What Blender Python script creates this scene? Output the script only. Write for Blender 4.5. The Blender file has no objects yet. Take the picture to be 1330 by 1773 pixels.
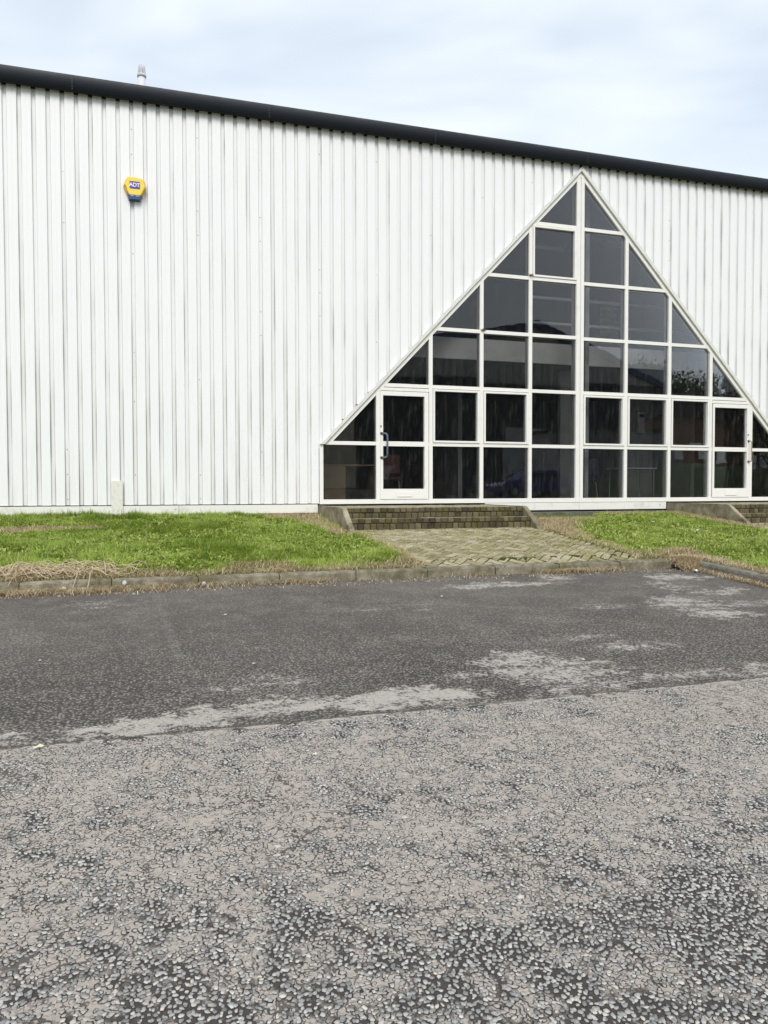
import bpy, bmesh, math, random
import numpy as np
from mathutils import Vector, Matrix
R = math.radians
rng = np.random.default_rng(7)
random.seed(7)
S = bpy.context.scene
C = S.collection

# ------------------------------------------------------------------ camera, sky, sun
cam = bpy.data.cameras.new('camera'); co = bpy.data.objects.new('camera', cam); C.objects.link(co)
CP = Vector((-7.7855, -12.5977, 0.2256)); PIT, YAW, ROLL, F = -0.0307, 0.3018, -0.0019, 1307.0
co.location = CP
co.rotation_euler = (Matrix.Rotation(-YAW, 3, 'Z') @ Matrix.Rotation(math.pi/2 + PIT, 3, 'X') @ Matrix.Rotation(ROLL, 3, 'Z')).to_euler()
cam.sensor_fit = 'VERTICAL'; cam.sensor_height = 24.0; cam.lens = F/1773*24.0
cam.clip_start = .05; cam.clip_end = 3000
S.camera = co
S.render.resolution_x = 768; S.render.resolution_y = 1024
S.view_settings.view_transform = 'Standard'; S.view_settings.look = 'None'
S.view_settings.exposure = 0.93; S.view_settings.gamma = 1
SUN_EL, SUN_AZ = 44, 192        # azimuth: compass degrees clockwise from +Y
w = bpy.data.worlds.new('World'); S.world = w; w.use_nodes = True
nt = w.node_tree; nt.nodes.clear()
def wn(t, **k):
    n = nt.nodes.new(t)
    for a, b in k.items(): setattr(n, a, b)
    return n
wo = wn('ShaderNodeOutputWorld'); bg = wn('ShaderNodeBackground'); bg.inputs[1].default_value = 0.10
sky = wn('ShaderNodeTexSky', sky_type='NISHITA', sun_disc=False, sun_elevation=R(SUN_EL), sun_rotation=R(SUN_AZ))
sky.dust_density = 2.0; sky.air_density = 1.0
tc = wn('ShaderNodeTexCoord'); mp = wn('ShaderNodeMapping'); mp.inputs['Scale'].default_value = (1.2, 1.2, 4.2)
mp.inputs['Rotation'].default_value = (0, R(10), R(20))
cn = wn('ShaderNodeTexNoise'); cn.inputs['Scale'].default_value = 1.7; cn.inputs['Detail'].default_value = 3.5; cn.inputs['Roughness'].default_value = .5; cn.inputs['Distortion'].default_value = .5
cr = wn('ShaderNodeValToRGB'); cr.color_ramp.elements[0].position = .40; cr.color_ramp.elements[0].color = (.66,)*3+(1,); cr.color_ramp.elements[1].position = .60; cr.color_ramp.elements[1].color = (.97,)*3+(1,)
mx = wn('ShaderNodeMix', data_type='RGBA'); mx.inputs[7].default_value = (5.0, 5.42, 5.8, 1)
L = nt.links.new
L(tc.outputs['Generated'], mp.inputs[0]); L(mp.outputs[0], cn.inputs[0]); L(cn.outputs[0], cr.inputs[0])
L(cr.outputs[0], mx.inputs[0]); L(sky.outputs[0], mx.inputs[6]); L(mx.outputs[2], bg.inputs[0]); L(bg.outputs[0], wo.inputs[0])
sl = bpy.data.lights.new('sun', 'SUN'); sl.energy = 1.25; sl.angle = R(28); sl.color = (1, .955, .90)
so = bpy.data.objects.new('sun', sl); C.objects.link(so)
sd = Vector((math.sin(R(SUN_AZ))*math.cos(R(SUN_EL)), math.cos(R(SUN_AZ))*math.cos(R(SUN_EL)), math.sin(R(SUN_EL))))
so.rotation_euler = sd.to_track_quat('Z', 'Y').to_euler()

# ------------------------------------------------------------------ material helper
class M:
    def __init__(s, name, rough=.6, spec=.5, metal=0.0):
        s.m = bpy.data.materials.new(name); s.m.use_nodes = True
        s.t = s.m.node_tree; s.b = s.t.nodes['Principled BSDF']
        s.b.inputs['Roughness'].default_value = rough; s.b.inputs['Specular IOR Level'].default_value = spec
        s.b.inputs['Metallic'].default_value = metal
        s.pos = s.n('ShaderNodeTexCoord').outputs['Object']
    def n(s, t, **k):
        n = s.t.nodes.new(t)
        for a, b in k.items(): setattr(n, a, b)
        return n
    def link(s, a, b): s.t.links.new(a, b)
    def put(s, sock, v):
        if hasattr(v, 'node'): s.link(v, sock)
        elif isinstance(v, (tuple, list)) and len(v) == 3 and sock.type == 'RGBA': sock.default_value = (*v, 1)
        else: sock.default_value = v
    def math(s, op, a, b=0., c=0., clamp=False):
        n = s.n('ShaderNodeMath', operation=op); n.use_clamp = clamp
        s.put(n.inputs[0], a); s.put(n.inputs[1], b); s.put(n.inputs[2], c); return n.outputs[0]
    def scale(s, v, sc):
        n = s.n('ShaderNodeMapping'); s.put(n.inputs[0], v); n.inputs['Scale'].default_value = sc if isinstance(sc, tuple) else (sc,)*3; return n.outputs[0]
    def mapping(s, v, loc=(0,0,0), rot=(0,0,0), sc=(1,1,1)):
        n = s.n('ShaderNodeMapping'); s.put(n.inputs[0], v); n.inputs['Location'].default_value = loc; n.inputs['Rotation'].default_value = rot; n.inputs['Scale'].default_value = sc; return n.outputs[0]
    def noise(s, sc, det=4, rough=.55, v=None, dist=0., col=False):
        n = s.n('ShaderNodeTexNoise'); s.put(n.inputs['Vector'], v if v is not None else s.pos)
        n.inputs['Scale'].default_value = sc; n.inputs['Detail'].default_value = det; n.inputs['Roughness'].default_value = rough; n.inputs['Distortion'].default_value = dist
        return n.outputs[1 if col else 0]
    def vor(s, sc, feat='F1', v=None, rnd=1.0):
        n = s.n('ShaderNodeTexVoronoi', feature=feat); s.put(n.inputs['Vector'], v if v is not None else s.pos)
        n.inputs['Scale'].default_value = sc; n.inputs['Randomness'].default_value = rnd; return n
    def ss(s, v, a, b, x0=0., x1=1.):
        n = s.n('ShaderNodeMapRange', interpolation_type='SMOOTHSTEP'); s.put(n.inputs[0], v)
        s.put(n.inputs[1], a); s.put(n.inputs[2], b); s.put(n.inputs[3], x0); s.put(n.inputs[4], x1); return n.outputs[0]
    def mix(s, f, a, b, bl='MIX'):
        n = s.n('ShaderNodeMix', data_type='RGBA', blend_type=bl); s.put(n.inputs[0], f); s.put(n.inputs[6], a); s.put(n.inputs[7], b); return n.outputs[2]
    def ramp(s, f, stops):
        n = s.n('ShaderNodeValToRGB'); e = n.color_ramp.elements
        while len(e) < len(stops): e.new(.5)
        for x, (p, c) in zip(e, stops): x.position = p; x.color = (*c, 1)
        s.put(n.inputs[0], f); return n.outputs[0]
    def xyz(s, v=None):
        n = s.n('ShaderNodeSeparateXYZ'); s.put(n.inputs[0], v if v is not None else s.pos); return n.outputs
    def bump(s, h, dist=.01, strength=1.0):
        n = s.n('ShaderNodeBump'); s.put(n.inputs['Height'], h); n.inputs['Distance'].default_value = dist; n.inputs['Strength'].default_value = strength
        s.link(n.outputs[0], s.b.inputs['Normal'])
    def col(s, c): s.put(s.b.inputs['Base Color'], c); return s.m
    def rough(s, v): s.put(s.b.inputs['Roughness'], v)

def flat(name, c, rough=.6, spec=.5, metal=0., var=.12, sc=6.):
    m = M(name, rough, spec, metal)
    f = m.noise(sc, 5, .6)
    lo = tuple(x*(1-var) for x in c); hi = tuple(min(1, x*(1+var)) for x in c)
    return m.col(m.mix(f, lo, hi))

# --- cladding: white coated sheet with green-black grime running down the groove edges
X0, P = -9.7807, 0.1996
def mk_clad():
    m = M('white_cladding', .45, .35)
    x, y, z = m.xyz()
    u = m.math('MULTIPLY', m.math('SUBTRACT', x, X0), 1/P)
    r = m.math('SUBTRACT', u, m.math('ROUND', u))            # -0.5..0.5, 0 at groove centre
    ru = m.math('ROUND', u)
    d = m.math('MULTIPLY', m.math('ABSOLUTE', r), P)
    side = m.math('SIGN', r)
    ck = m.n('ShaderNodeCombineXYZ'); m.put(ck.inputs[0], m.math('MULTIPLY', ru, 7.31)); m.put(ck.inputs[1], m.math('MULTIPLY', side, 3.7)); m.put(ck.inputs[2], m.math('MULTIPLY', z, .8))
    rn = m.noise(1.0, 2, .5, v=ck.outputs[0])
    edge = m.math('MULTIPLY', m.ss(d, .016, .026), m.ss(d, .040, .033))
    low = m.ss(z, 5.2, .0, .0, 1.0)
    amt = m.math('MULTIPLY', m.ss(m.math('ADD', rn, m.math('MULTIPLY', low, .20)), .54, .90), .9)
    thin = m.noise(1.0, 5, .7, v=m.scale(m.pos, (150, 1, 1.6)))
    e = m.math('MULTIPLY', edge, m.math('MULTIPLY', amt, m.ss(thin, .32, .62, .45, 1.0)))
    base = m.mix(m.noise(1.3, 4), (.79, .80, .81), (.83, .835, .835))
    groove = m.ss(d, .038, .024)
    base = m.mix(m.math('MULTIPLY', groove, m.ss(rn, .3, .8, .12, .36)), base, (.50, .505, .485))  # grey shading of the recessed grooves, painted into the colour
    c = m.mix(m.math('MULTIPLY', e, .85), base, (.13, .13, .095))
    # faint wash on the pans, stronger at the foot
    wash = m.noise(1.0, 4, .65, v=m.scale(m.pos, (9, 1, .7)))
    foot = m.math('ADD', m.ss(z, 1.4, .0), .15)
    c = m.mix(m.math('MULTIPLY', m.ss(wash, .48, .8), m.math('MULTIPLY', foot, .38)), c, (.60, .60, .50))
    # moss spots low down
    sp = m.noise(24, 4, .7)
    c = m.mix(m.math('MULTIPLY', m.ss(sp, .66, .74), m.ss(z, .7, 0.)), c, (.30, .32, .16))
    # fixings: every fifth groove
    s5 = m.math('MULTIPLY', m.math('SUBTRACT', ru, 4.0), .2)
    is5 = m.math('LESS_THAN', m.math('ABSOLUTE', m.math('SUBTRACT', s5, m.math('ROUND', s5))), .05)
    zz = m.math('MULTIPLY', m.math('SUBTRACT', z, .07), 1/.385)
    dz = m.math('MULTIPLY', m.math('SUBTRACT', zz, m.math('ROUND', zz)), .385)
    dd = m.math('SQRT', m.math('ADD', m.math('POWER', m.math('MULTIPLY', r, P), 2.), m.math('POWER', dz, 2.)))
    dot = m.math('MULTIPLY', m.math('MULTIPLY', is5, m.ss(m.noise(1.3, 1), .50, .56)), m.ss(dd, .011, .006))
    c = m.mix(m.math('MULTIPLY', dot, .8), c, (.12, .12, .12))
    m.bump(m.math('SUBTRACT', m.math('ADD', m.noise(1.0, 2, .5, v=m.scale(m.pos, (30, 1, .5))), m.math('MULTIPLY', m.noise(1.1, 3), 2.)), m.math('MULTIPLY', dot, -1.)), .004, .45)
    return m.col(c)
CLAD = mk_clad()

def mk_white(name, base=(.80, .79, .75), dirt=.35, sc=5):
    m = M(name, .42, .4)
    n = m.noise(sc, 6, .65); n2 = m.noise(1.0, 4, .7, v=m.scale(m.pos, (40, 40, 3)))
    c = m.mix(m.math('MULTIPLY', m.ss(n, .50, .80), dirt), base, (.45, .43, .33))
    c = m.mix(m.math('MULTIPLY', m.ss(n2, .60, .78), dirt*.7), c, (.36, .34, .25))
    m.bump(m.noise(60, 2), .002, .2)
    return m.col(c)
FRAME = mk_white('painted_frame', (.80, .79, .755), .22)
FLASH = mk_white('base_flashing', (.76, .76, .71), .55, 4)
VFLASH = mk_white('verge_flashing', (.76, .76, .73), .5, 9)
BOXING = mk_white('cover_channel', (.72, .715, .66), .95, 14)

def mk_fascia():
    m = M('dark_fascia', .5, .3)
    n = m.noise(1.0, 5, .6, v=m.scale(m.pos, (.6, 6, 6)))
    c = m.mix(n, (.011, .014, .021), (.017, .021, .030))
    x, y, z = m.xyz()
    c = m.mix(m.math('MULTIPLY', m.ss(z, 6.42, 6.50), m.ss(m.noise(3, 5, .7), .4, .65, .1, .6)), c, (.10, .11, .11))  # thin highlight along the rounded top, painted as a paler grey
    m.bump(m.noise(5, 3), .004, .3)
    return m.col(c)
FASCIA = mk_fascia()
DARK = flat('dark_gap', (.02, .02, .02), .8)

def mk_glass(tint=.84):
    m = M('window_glass')
    t = m.t; t.nodes.remove(m.b)
    out = [n for n in t.nodes if n.type == 'OUTPUT_MATERIAL'][0]
    fr = m.n('ShaderNodeFresnel'); fr.inputs['IOR'].default_value = 1.5
    gl = m.n('ShaderNodeBsdfGlossy'); gl.inputs['Roughness'].default_value = .008; gl.inputs['Color'].default_value = (.97, .98, 1, 1)
    tr = m.n('ShaderNodeBsdfTransparent'); tr.inputs['Color'].default_value = (tint, tint, tint, 1)
    ms = m.n('ShaderNodeMixShader'); m.link(fr.outputs[0], ms.inputs[0]); m.link(tr.outputs[0], ms.inputs[1]); m.link(gl.outputs[0], ms.inputs[2])
    # rain specks and grime film
    df = m.n('ShaderNodeBsdfDiffuse'); df.inputs['Color'].default_value = (.55, .55, .5, 1)
    x, y, z = m.xyz()
    n = m.noise(1.0, 5, .7, v=m.scale(m.pos, (14, 1, 3))); n2 = m.noise(1.0, 2, .5, v=m.scale(m.pos, (60, 1, 14)))
    fac = m.math('ADD', m.ss(n, .45, .85, .004, .05), m.math('MULTIPLY', m.ss(n2, .76, .82), .14))
    m2 = m.n('ShaderNodeMixShader'); m.link(fac, m2.inputs[0]); m.link(ms.outputs[0], m2.inputs[1]); m.link(df.outputs[0], m2.inputs[2])
    bn = m.n('ShaderNodeBump'); m.link(m.noise(1.6, 2), bn.inputs['Height']); bn.inputs['Distance'].default_value = .0025; bn.inputs['Strength'].default_value = .3
    m.link(bn.outputs[0], gl.inputs['Normal'])
    m.link(m2.outputs[0], out.inputs[0])
    return m.m
GLASS = mk_glass()

def ground_z(Y):     # parking surface
    if Y > -13: return -.775 + .068*(Y+4.7)
    pts = [(-13, -1.3394), (-15, -1.38), (-18, -1.15), (-22, -.45), (-26, .0), (-60, .3), (-400, 1.0)]
    for (a, za), (b, zb) in zip(pts, pts[1:]):
        if Y >= b: return za + (zb-za)*(Y-a)/(b-a)
    return 1.0
def lawn_z(X, Y):
    return -.2 + .0933*Y - .042*min(1, max(0, (-4.33-Y)/.2)) if Y > -4.7 else -.674 + .068*(Y+4.7)

def blobmask(m, blobs, x, y, warp=.22):
    """sum of soft ellipses (x, y, rx, ry, w) at real ground positions, edges broken by noise"""
    wn_ = m.noise(1.1, 5, .65, col=True); sw = m.xyz(wn_)
    xx = m.math('ADD', x, m.math('MULTIPLY', m.math('SUBTRACT', sw[0], .5), warp*4)); yy = m.math('ADD', y, m.math('MULTIPLY', m.math('SUBTRACT', sw[1], .5), warp*3))
    w2 = m.noise(7, 5, .75, col=True); s2 = m.xyz(w2)
    xx = m.math('ADD', xx, m.math('MULTIPLY', m.math('SUBTRACT', s2[0], .5), 1.0)); yy = m.math('ADD', yy, m.math('MULTIPLY', m.math('SUBTRACT', s2[1], .5), .62))
    tot = None
    for bx_, by_, rx, ry, wt in blobs:
        dx = m.math('MULTIPLY', m.math('SUBTRACT', xx, bx_), 1/rx); dy = m.math('MULTIPLY', m.math('SUBTRACT', yy, by_), 1/ry)
        q = m.math('ADD', m.math('MULTIPLY', dx, dx), m.math('MULTIPLY', dy, dy))
        v = m.ss(q, 1.6, .0, 0., wt*.94)
        tot = v if tot is None else m.math('MAXIMUM', tot, v)
    return tot

def mk_bay():
    m = M('weathered_asphalt', .85, .3)
    x, y, z = m.xyz()
    v = m.scale(m.pos, (1, 1, .02))
    big = m.noise(.55, 4, .6, v=v); mid = m.noise(2.6, 5, .65, v=v)
    c = m.mix(m.ss(big, .35, .68), (.125, .110, .094), (.205, .183, .160))
    c = m.mix(m.math('MULTIPLY', m.ss(mid, .42, .68), .6), c, (.27, .24, .205))
    c = m.mix(m.math('MULTIPLY', m.ss(m.noise(1.1, 5, .7, v=v), .50, .68), .45), c, (.070, .062, .056))
    chips = m.vor(58, v=v); cr_ = m.xyz(chips.outputs['Color'])
    fine = m.ss(m.noise(48, 4, .85, v=v), .36, .64, .25, .75); patch = m.noise(1.7, 4, .6, v=v)
    near = m.ss(y, -5.6, -8.3)
    # dark binder between the grains
    c = m.mix(m.math('MULTIPLY', m.ss(chips.outputs['Distance'], .30, .62), m.math('ADD', .45, m.math('MULTIPLY', near, .35))), c, (.022, .020, .019))
    c = m.mix(m.math('MULTIPLY', m.ss(fine, .42, .62), .35), c, (.020, .018, .017))
    th = m.math('SUBTRACT', .80, m.math('ADD', m.math('MULTIPLY', near, .34), m.math('MULTIPLY', m.math('SUBTRACT', patch, .5), .6)))
    chipm = m.math('MULTIPLY', m.ss(cr_[0], th, m.math('ADD', th, .16)), m.ss(chips.outputs['Distance'], .52, .30))
    c = m.mix(m.math('MULTIPLY', chipm, .42), c, m.mix(cr_[1], (.30, .27, .23), (.52, .49, .43)))
    worn = blobmask(m, WORN, x, y, .22)
    frag = m.noise(7, 7, .8, v=v, dist=.6); streak = m.noise(1.0, 5, .7, v=m.scale(m.pos, (2.4, 9, .02)))
    grain = m.noise(38, 4, .85, v=v)
    k = m.math('ADD', m.math('MULTIPLY', worn, .74), m.math('ADD', m.math('MULTIPLY', m.math('SUBTRACT', frag, .5), 2.0), m.math('ADD', m.math('MULTIPLY', m.math('SUBTRACT', streak, .5), 1.3), m.math('MULTIPLY', m.math('SUBTRACT', grain, .5), 2.6))))
    k = m.math('MULTIPLY', m.ss(k, .24, .70), m.ss(worn, .0, .35))
    c = m.mix(m.math('MULTIPLY', k, .93), c, m.mix(m.noise(9, 5, .7, v=v), (.32, .29, .26), (.56, .525, .475)))
    c = m.mix(m.math('MULTIPLY', m.ss(m.noise(52, 4, .8, v=v), .53, .66), m.math('MULTIPLY', k, .55)), c, (.10, .09, .08))
    mo = m.math('MULTIPLY', m.ss(m.noise(1.4, 5, .7, v=v), .56, .74), m.ss(fine, .40, .6))
    c = m.mix(m.math('MULTIPLY', mo, .35), c, (.095, .09, .035))
    lx = m.math('ABSOLUTE', m.math('SUBTRACT', x, m.math('ADD', -7.74, m.math('MULTIPLY', m.math('ADD', y, 4.8), -.06))))
    ln = m.math('MULTIPLY', m.ss(lx, .05, .02), m.math('MULTIPLY', m.ss(m.noise(22, 5, .8, v=v), .38, .62), m.ss(y, -7.4, -6.8, 0, .22)))
    c = m.mix(ln, c, (.30, .29, .28))
    j = m.math('MULTIPLY', m.ss(y, -8.52, -8.58), m.ss(m.noise(6, 5, .7, v=v), .32, .6))
    c = m.mix(m.math('MULTIPLY', j, .7), c, (.085, .075, .062))  # brown-dark shadow line along the road lip, painted into the colour
    c = m.mix(m.ss(m.noise(95, 3, .8, v=v), .50, .72, 0, .55), c, (.30, .275, .24))
    h = m.math('ADD', m.math('MULTIPLY', m.ss(chips.outputs['Distance'], .65, .1), .8), m.math('MULTIPLY', fine, .5))
    m.bump(h, .008, .7)
    return m.col(c)

def mk_road():
    m = M('chipped_road_surface', .8, .3)
    x, y, z = m.xyz()
    v0 = m.scale(m.pos, (1, 1, .02))
    def warp(vec, sc, amt, det=2):
        q = m.noise(sc, det, .6, v=v0, col=True)
        vv = m.n('ShaderNodeVectorMath', operation='MULTIPLY_ADD'); m.put(vv.inputs[0], q); vv.inputs[1].default_value = (amt, amt, 0); m.put(vv.inputs[2], vec); return vv.outputs[0]
    E = m.n('ShaderNodeAttribute', attribute_name='bare').outputs['Fac']
    v3 = warp(warp(v0, 5, .22, 4), 30, .03)
    mid = m.noise(3.3, 5, .66, v=v0)
    crk = m.vor(3.1, 'DISTANCE_TO_EDGE', v=v3)
    crack = m.math('MULTIPLY', m.ss(crk.outputs['Distance'], .022, .008), m.ss(m.noise(2.4, 3, v=v0), .52, .62))
    crk2 = m.vor(19, 'DISTANCE_TO_EDGE', v=v3)
    crack2 = m.math('MULTIPLY', m.ss(crk2.outputs['Distance'], .060, .025), m.ss(m.math('ADD', mid, m.math('MULTIPLY', m.noise(16, 3, .7, v=v0), .5)), .64, .80))
    ck = m.math('MAXIMUM', m.math('MULTIPLY', crack, .9), m.math('MULTIPLY', crack2, .85), clamp=True)
    fine = m.noise(110, 4, .8, v=v0); g2 = m.noise(38, 4, .75, v=v0)
    dust = m.mix(m.noise(5, 5, .7, v=v0), (.300, .264, .228), (.455, .408, .360))
    dust = m.mix(m.math('MULTIPLY', m.ss(g2, .48, .66), .35), dust, (.17, .145, .125))
    dust = m.mix(m.math('MULTIPLY', m.ss(fine, .50, .7), .40), dust, (.12, .105, .095))
    tiny = m.vor(80, v=v0); tcc = m.xyz(tiny.outputs['Color'])
    tm = m.math('MULTIPLY', m.ss(tcc[0], .80, .90), m.ss(tiny.outputs['Distance'], .45, .28))
    dust = m.mix(m.math('MULTIPLY', tm, .55), dust, (.60, .56, .49))
    tar = m.mix(fine, (.020, .017, .015), (.090, .078, .068))
    k = m.ss(m.math('ADD', E, m.math('MULTIPLY', m.math('SUBTRACT', g2, .5), 1.1)), .46, .80)
    c = m.mix(m.math('MAXIMUM', k, ck), dust, tar)
    h = m.math('ADD', m.math('MULTIPLY', m.math('MAXIMUM', k, ck), -.8), m.math('ADD', m.math('MULTIPLY', fine, .3), m.math('MULTIPLY', g2, .5)))
    m.bump(h, .006, .9)
    return m.col(c)
def mk_chip():
    m = M('road_chipping', .65, .4)
    rv = m.n('ShaderNodeAttribute', attribute_name='rnd').outputs['Fac']; du = m.n('ShaderNodeAttribute', attribute_name='dust').outputs['Fac']; sk = m.n('ShaderNodeAttribute', attribute_name='tar').outputs['Fac']
    stone = m.ramp(rv, [(0, (.17, .17, .162)), (.25, (.265, .268, .258)), (.55, (.35, .35, .335)), (.8, (.45, .44, .41)), (.93, (.58, .555, .50)), (1, (.50, .455, .39))])
    n = m.noise(160, 4, .8); n2 = m.noise(5, 5, .7)
    stone = m.mix(m.math('MULTIPLY', m.ss(n, .42, .68), .5), stone, m.mix(.55, stone, (.16, .14, .12)))
    dust = m.mix(n2, (.305, .268, .232), (.465, .418, .370))
    c = m.mix(m.math('MULTIPLY', du, m.ss(n, .15, .7, 1., .85)), stone, dust)
    c = m.mix(sk, c, m.mix(n, (.012, .010, .010), (.045, .038, .033)))
    m.bump(n, .002, .6)
    return m.col(c)

# ------------------------------------------------------------------ mesh helpers
def obj(name, verts, faces, mat, parent=None, smooth=False):
    me = bpy.data.meshes.new(name); me.from_pydata([tuple(v) for v in verts], [], faces); me.update()
    if smooth:
        for p in me.polygons: p.use_smooth = True
    o = bpy.data.objects.new(name, me); C.objects.link(o)
    if mat: me.materials.append(mat)
    if parent: o.parent = parent
    return o
def tag(o, label=None, cat=None, group=None, kind=None):
    if label: o['label'] = label
    if cat: o['category'] = cat
    if group: o['group'] = group
    if kind: o['kind'] = kind
    return o
def empty(name, loc=(0, 0, 0), label=None, cat=None, group=None):
    o = bpy.data.objects.new(name, None); C.objects.link(o); o.location = loc
    return tag(o, label, cat, group)
class MB:
    def __init__(s): s.v = []; s.f = []
    def add(s, v, f):
        n = len(s.v); s.v += [tuple(a) for a in v]; s.f += [tuple(i+n for i in q) for q in f]; return s
    def box(s, x0, x1, y0, y1, z0, z1):
        return s.add([(x0,y0,z0),(x1,y0,z0),(x1,y1,z0),(x0,y1,z0),(x0,y0,z1),(x1,y0,z1),(x1,y1,z1),(x0,y1,z1)],
                     [(0,3,2,1),(4,5,6,7),(0,1,5,4),(1,2,6,5),(2,3,7,6),(3,0,4,7)])
    def bbox(s, x0, x1, y0, y1, z0, z1, b=.006, jit=0.):
        """box with chamfered outer edges and a little wear"""
        bm = bmesh.new(); bmesh.ops.create_cube(bm, size=1)
        for v in bm.verts:
            v.co = Vector(((x0+x1)/2+v.co.x*(x1-x0), (y0+y1)/2+v.co.y*(y1-y0), (z0+z1)/2+v.co.z*(z1-z0)))
        bmesh.ops.bevel(bm, geom=bm.edges[:], offset=b, segments=1, affect='EDGES')
        if jit:
            for v in bm.verts: v.co += Vector((random.uniform(-jit, jit), random.uniform(-jit, jit), random.uniform(-jit, jit)))
        bm.verts.index_update()
        s.add([v.co[:] for v in bm.verts], [tuple(v.index for v in f.verts) for f in bm.faces]); bm.free(); return s
    def prism(s, pts, y0, y1):
        n = len(pts)                       # (x,z) polygon, counter-clockwise seen from -Y
        v = [(x, y0, z) for x, z in pts]+[(x, y1, z) for x, z in pts]
        return s.add(v, [tuple(range(n)), tuple(range(2*n-1, n-1, -1))]+[((i+1) % n, i, n+i, n+(i+1) % n) for i in range(n)])
    def tube(s, pts, r, k=8, caps=True):
        pts = [Vector(p) for p in pts]; rs = r if isinstance(r, (list, tuple)) else [r]*len(pts)
        vs = []; fs = []
        up = Vector((0, 0, 1))
        for i, p in enumerate(pts):
            d = (pts[min(i+1, len(pts)-1)]-pts[max(i-1, 0)]).normalized()
            a = d.cross(up if abs(d.z) < .95 else Vector((1, 0, 0))).normalized(); b = d.cross(a)
            for j in range(k):
                t = 2*math.pi*j/k; vs.append(p+(a*math.cos(t)+b*math.sin(t))*rs[i])
        for i in range(len(pts)-1):
            for j in range(k): fs.append((i*k+j, i*k+(j+1) % k, (i+1)*k+(j+1) % k, (i+1)*k+j))
        if caps: fs += [tuple(range(k-1, -1, -1)), tuple((len(pts)-1)*k+j for j in range(k))]
        return s.add(vs, fs)
    def build(s, name, mat, parent=None, smooth=False): return obj(name, s.v, s.f, mat, parent, smooth)

# value noise on the CPU for vegetation
def vnoise(seed):
    g = np.random.default_rng(seed).random((128, 128))
    def f(x, y):
        xi = np.floor(x).astype(int); yi = np.floor(y).astype(int); fx = x-xi; fy = y-yi
        fx = fx*fx*(3-2*fx); fy = fy*fy*(3-2*fy)
        a = g[xi % 128, yi % 128]; b = g[(xi+1) % 128, yi % 128]; c = g[xi % 128, (yi+1) % 128]; d = g[(xi+1) % 128, (yi+1) % 128]
        return (a*(1-fx)+b*fx)*(1-fy)+(c*(1-fx)+d*fx)*fy
    return lambda x, y, s: f(x*s+13.7, y*s+5.1)*.65+f(x*s*2.3+3.3, y*s*2.3+9.9)*.35

# ------------------------------------------------------------------ ground sheets
WORN = [(-7.89, -8.46, .36, .13, 1.), (-7.61, -8.39, .42, .17, 1.), (-7.26, -8.32, .42, .17, .9), (-6.82, -8.31, .5, .16, .8), (-6.37, -8.35, .55, .2, 1.), (-5.87, -8.57, .6, .09, .6), (-5.3, -8.58, .5, .08, .5), (-5.22, -7.93, .42, .36, .8), (-5.05, -8.17, .5, .25, .7), (-5.77, -8.04, .16, .1, .8), (-4.96, -8.44, .5, .14, .6), (-4.29, -8.39, .6, .12, .6), (-3.87, -8.46, .4, .14, .6), (-2.77, -6.46, .5, .35, .75), (-2.82, -6.95, .45, .2, .8), (-2.48, -5.64, .2, .3, .6), (-1.85, -5.23, .5, .2, .9), (-1.99, -5.96, .5, .15, .6), (-3.76, -6.38, .3, .15, .5), (-4.26, -7.78, .35, .1, .6), (-4.14, -5.2, .9, .14, .8), (-3.32, -4.87, .3, .25, .7), (-7.13, -7.85, .5, .2, .4), (-8.33, -5.28, .5, .2, .35), (-5.54, -6.0, .6, .2, .25), (-4.23, -8.79, .7, .18, .5), (-8.3, -8.46, .5, .12, .45), (-4.56, -7.46, .4, .1, .5), (-2.13, -6.6, .5, .2, .5)]   # x, y, radii, weight of each worn patch on the ground
BAY = mk_bay(); ROAD = mk_road()
def sheet(name, mat, x0, x1, ys, dz, nx=60, hf=None):
    hf = hf or (lambda X, Y: ground_z(Y)); xs = np.linspace(x0, x1, nx+1)
    v = [(X, Y, hf(X, Y)+dz) for Y in ys for X in xs]
    f = [(j*(nx+1)+i, j*(nx+1)+i+1, (j+1)*(nx+1)+i+1, (j+1)*(nx+1)+i) for j in range(len(ys)-1) for i in range(nx)]
    return tag(obj(name, v, f, mat), kind='structure')
def mk_soil():
    m = M('soil_and_thatch', .95, .1)
    n = m.noise(9, 6, .7); n2 = m.noise(.6, 3)
    c = m.mix(m.ss(n, .35, .65), (.08, .10, .028), (.15, .14, .06))
    return m.col(m.mix(m.ss(n2, .4, .6), c, (.085, .12, .028)))
SOIL = mk_soil()
def gz(X, Y):
    if Y > .5: return -.6
    if Y > -4.5: return lawn_z(X, Y)-.10
    return ground_z(Y)-.05
sheet('ground', SOIL, -400, 400, [-600, -400, -60, -26, -22, -18, -15, -13, -8, -4.9, -4.5, 0, .5, 600], 0, 8, gz)
sheet('parking_bay', BAY, -16, 14, [-8.6, -7.5, -6, -4.66], 0, 8)
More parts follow.
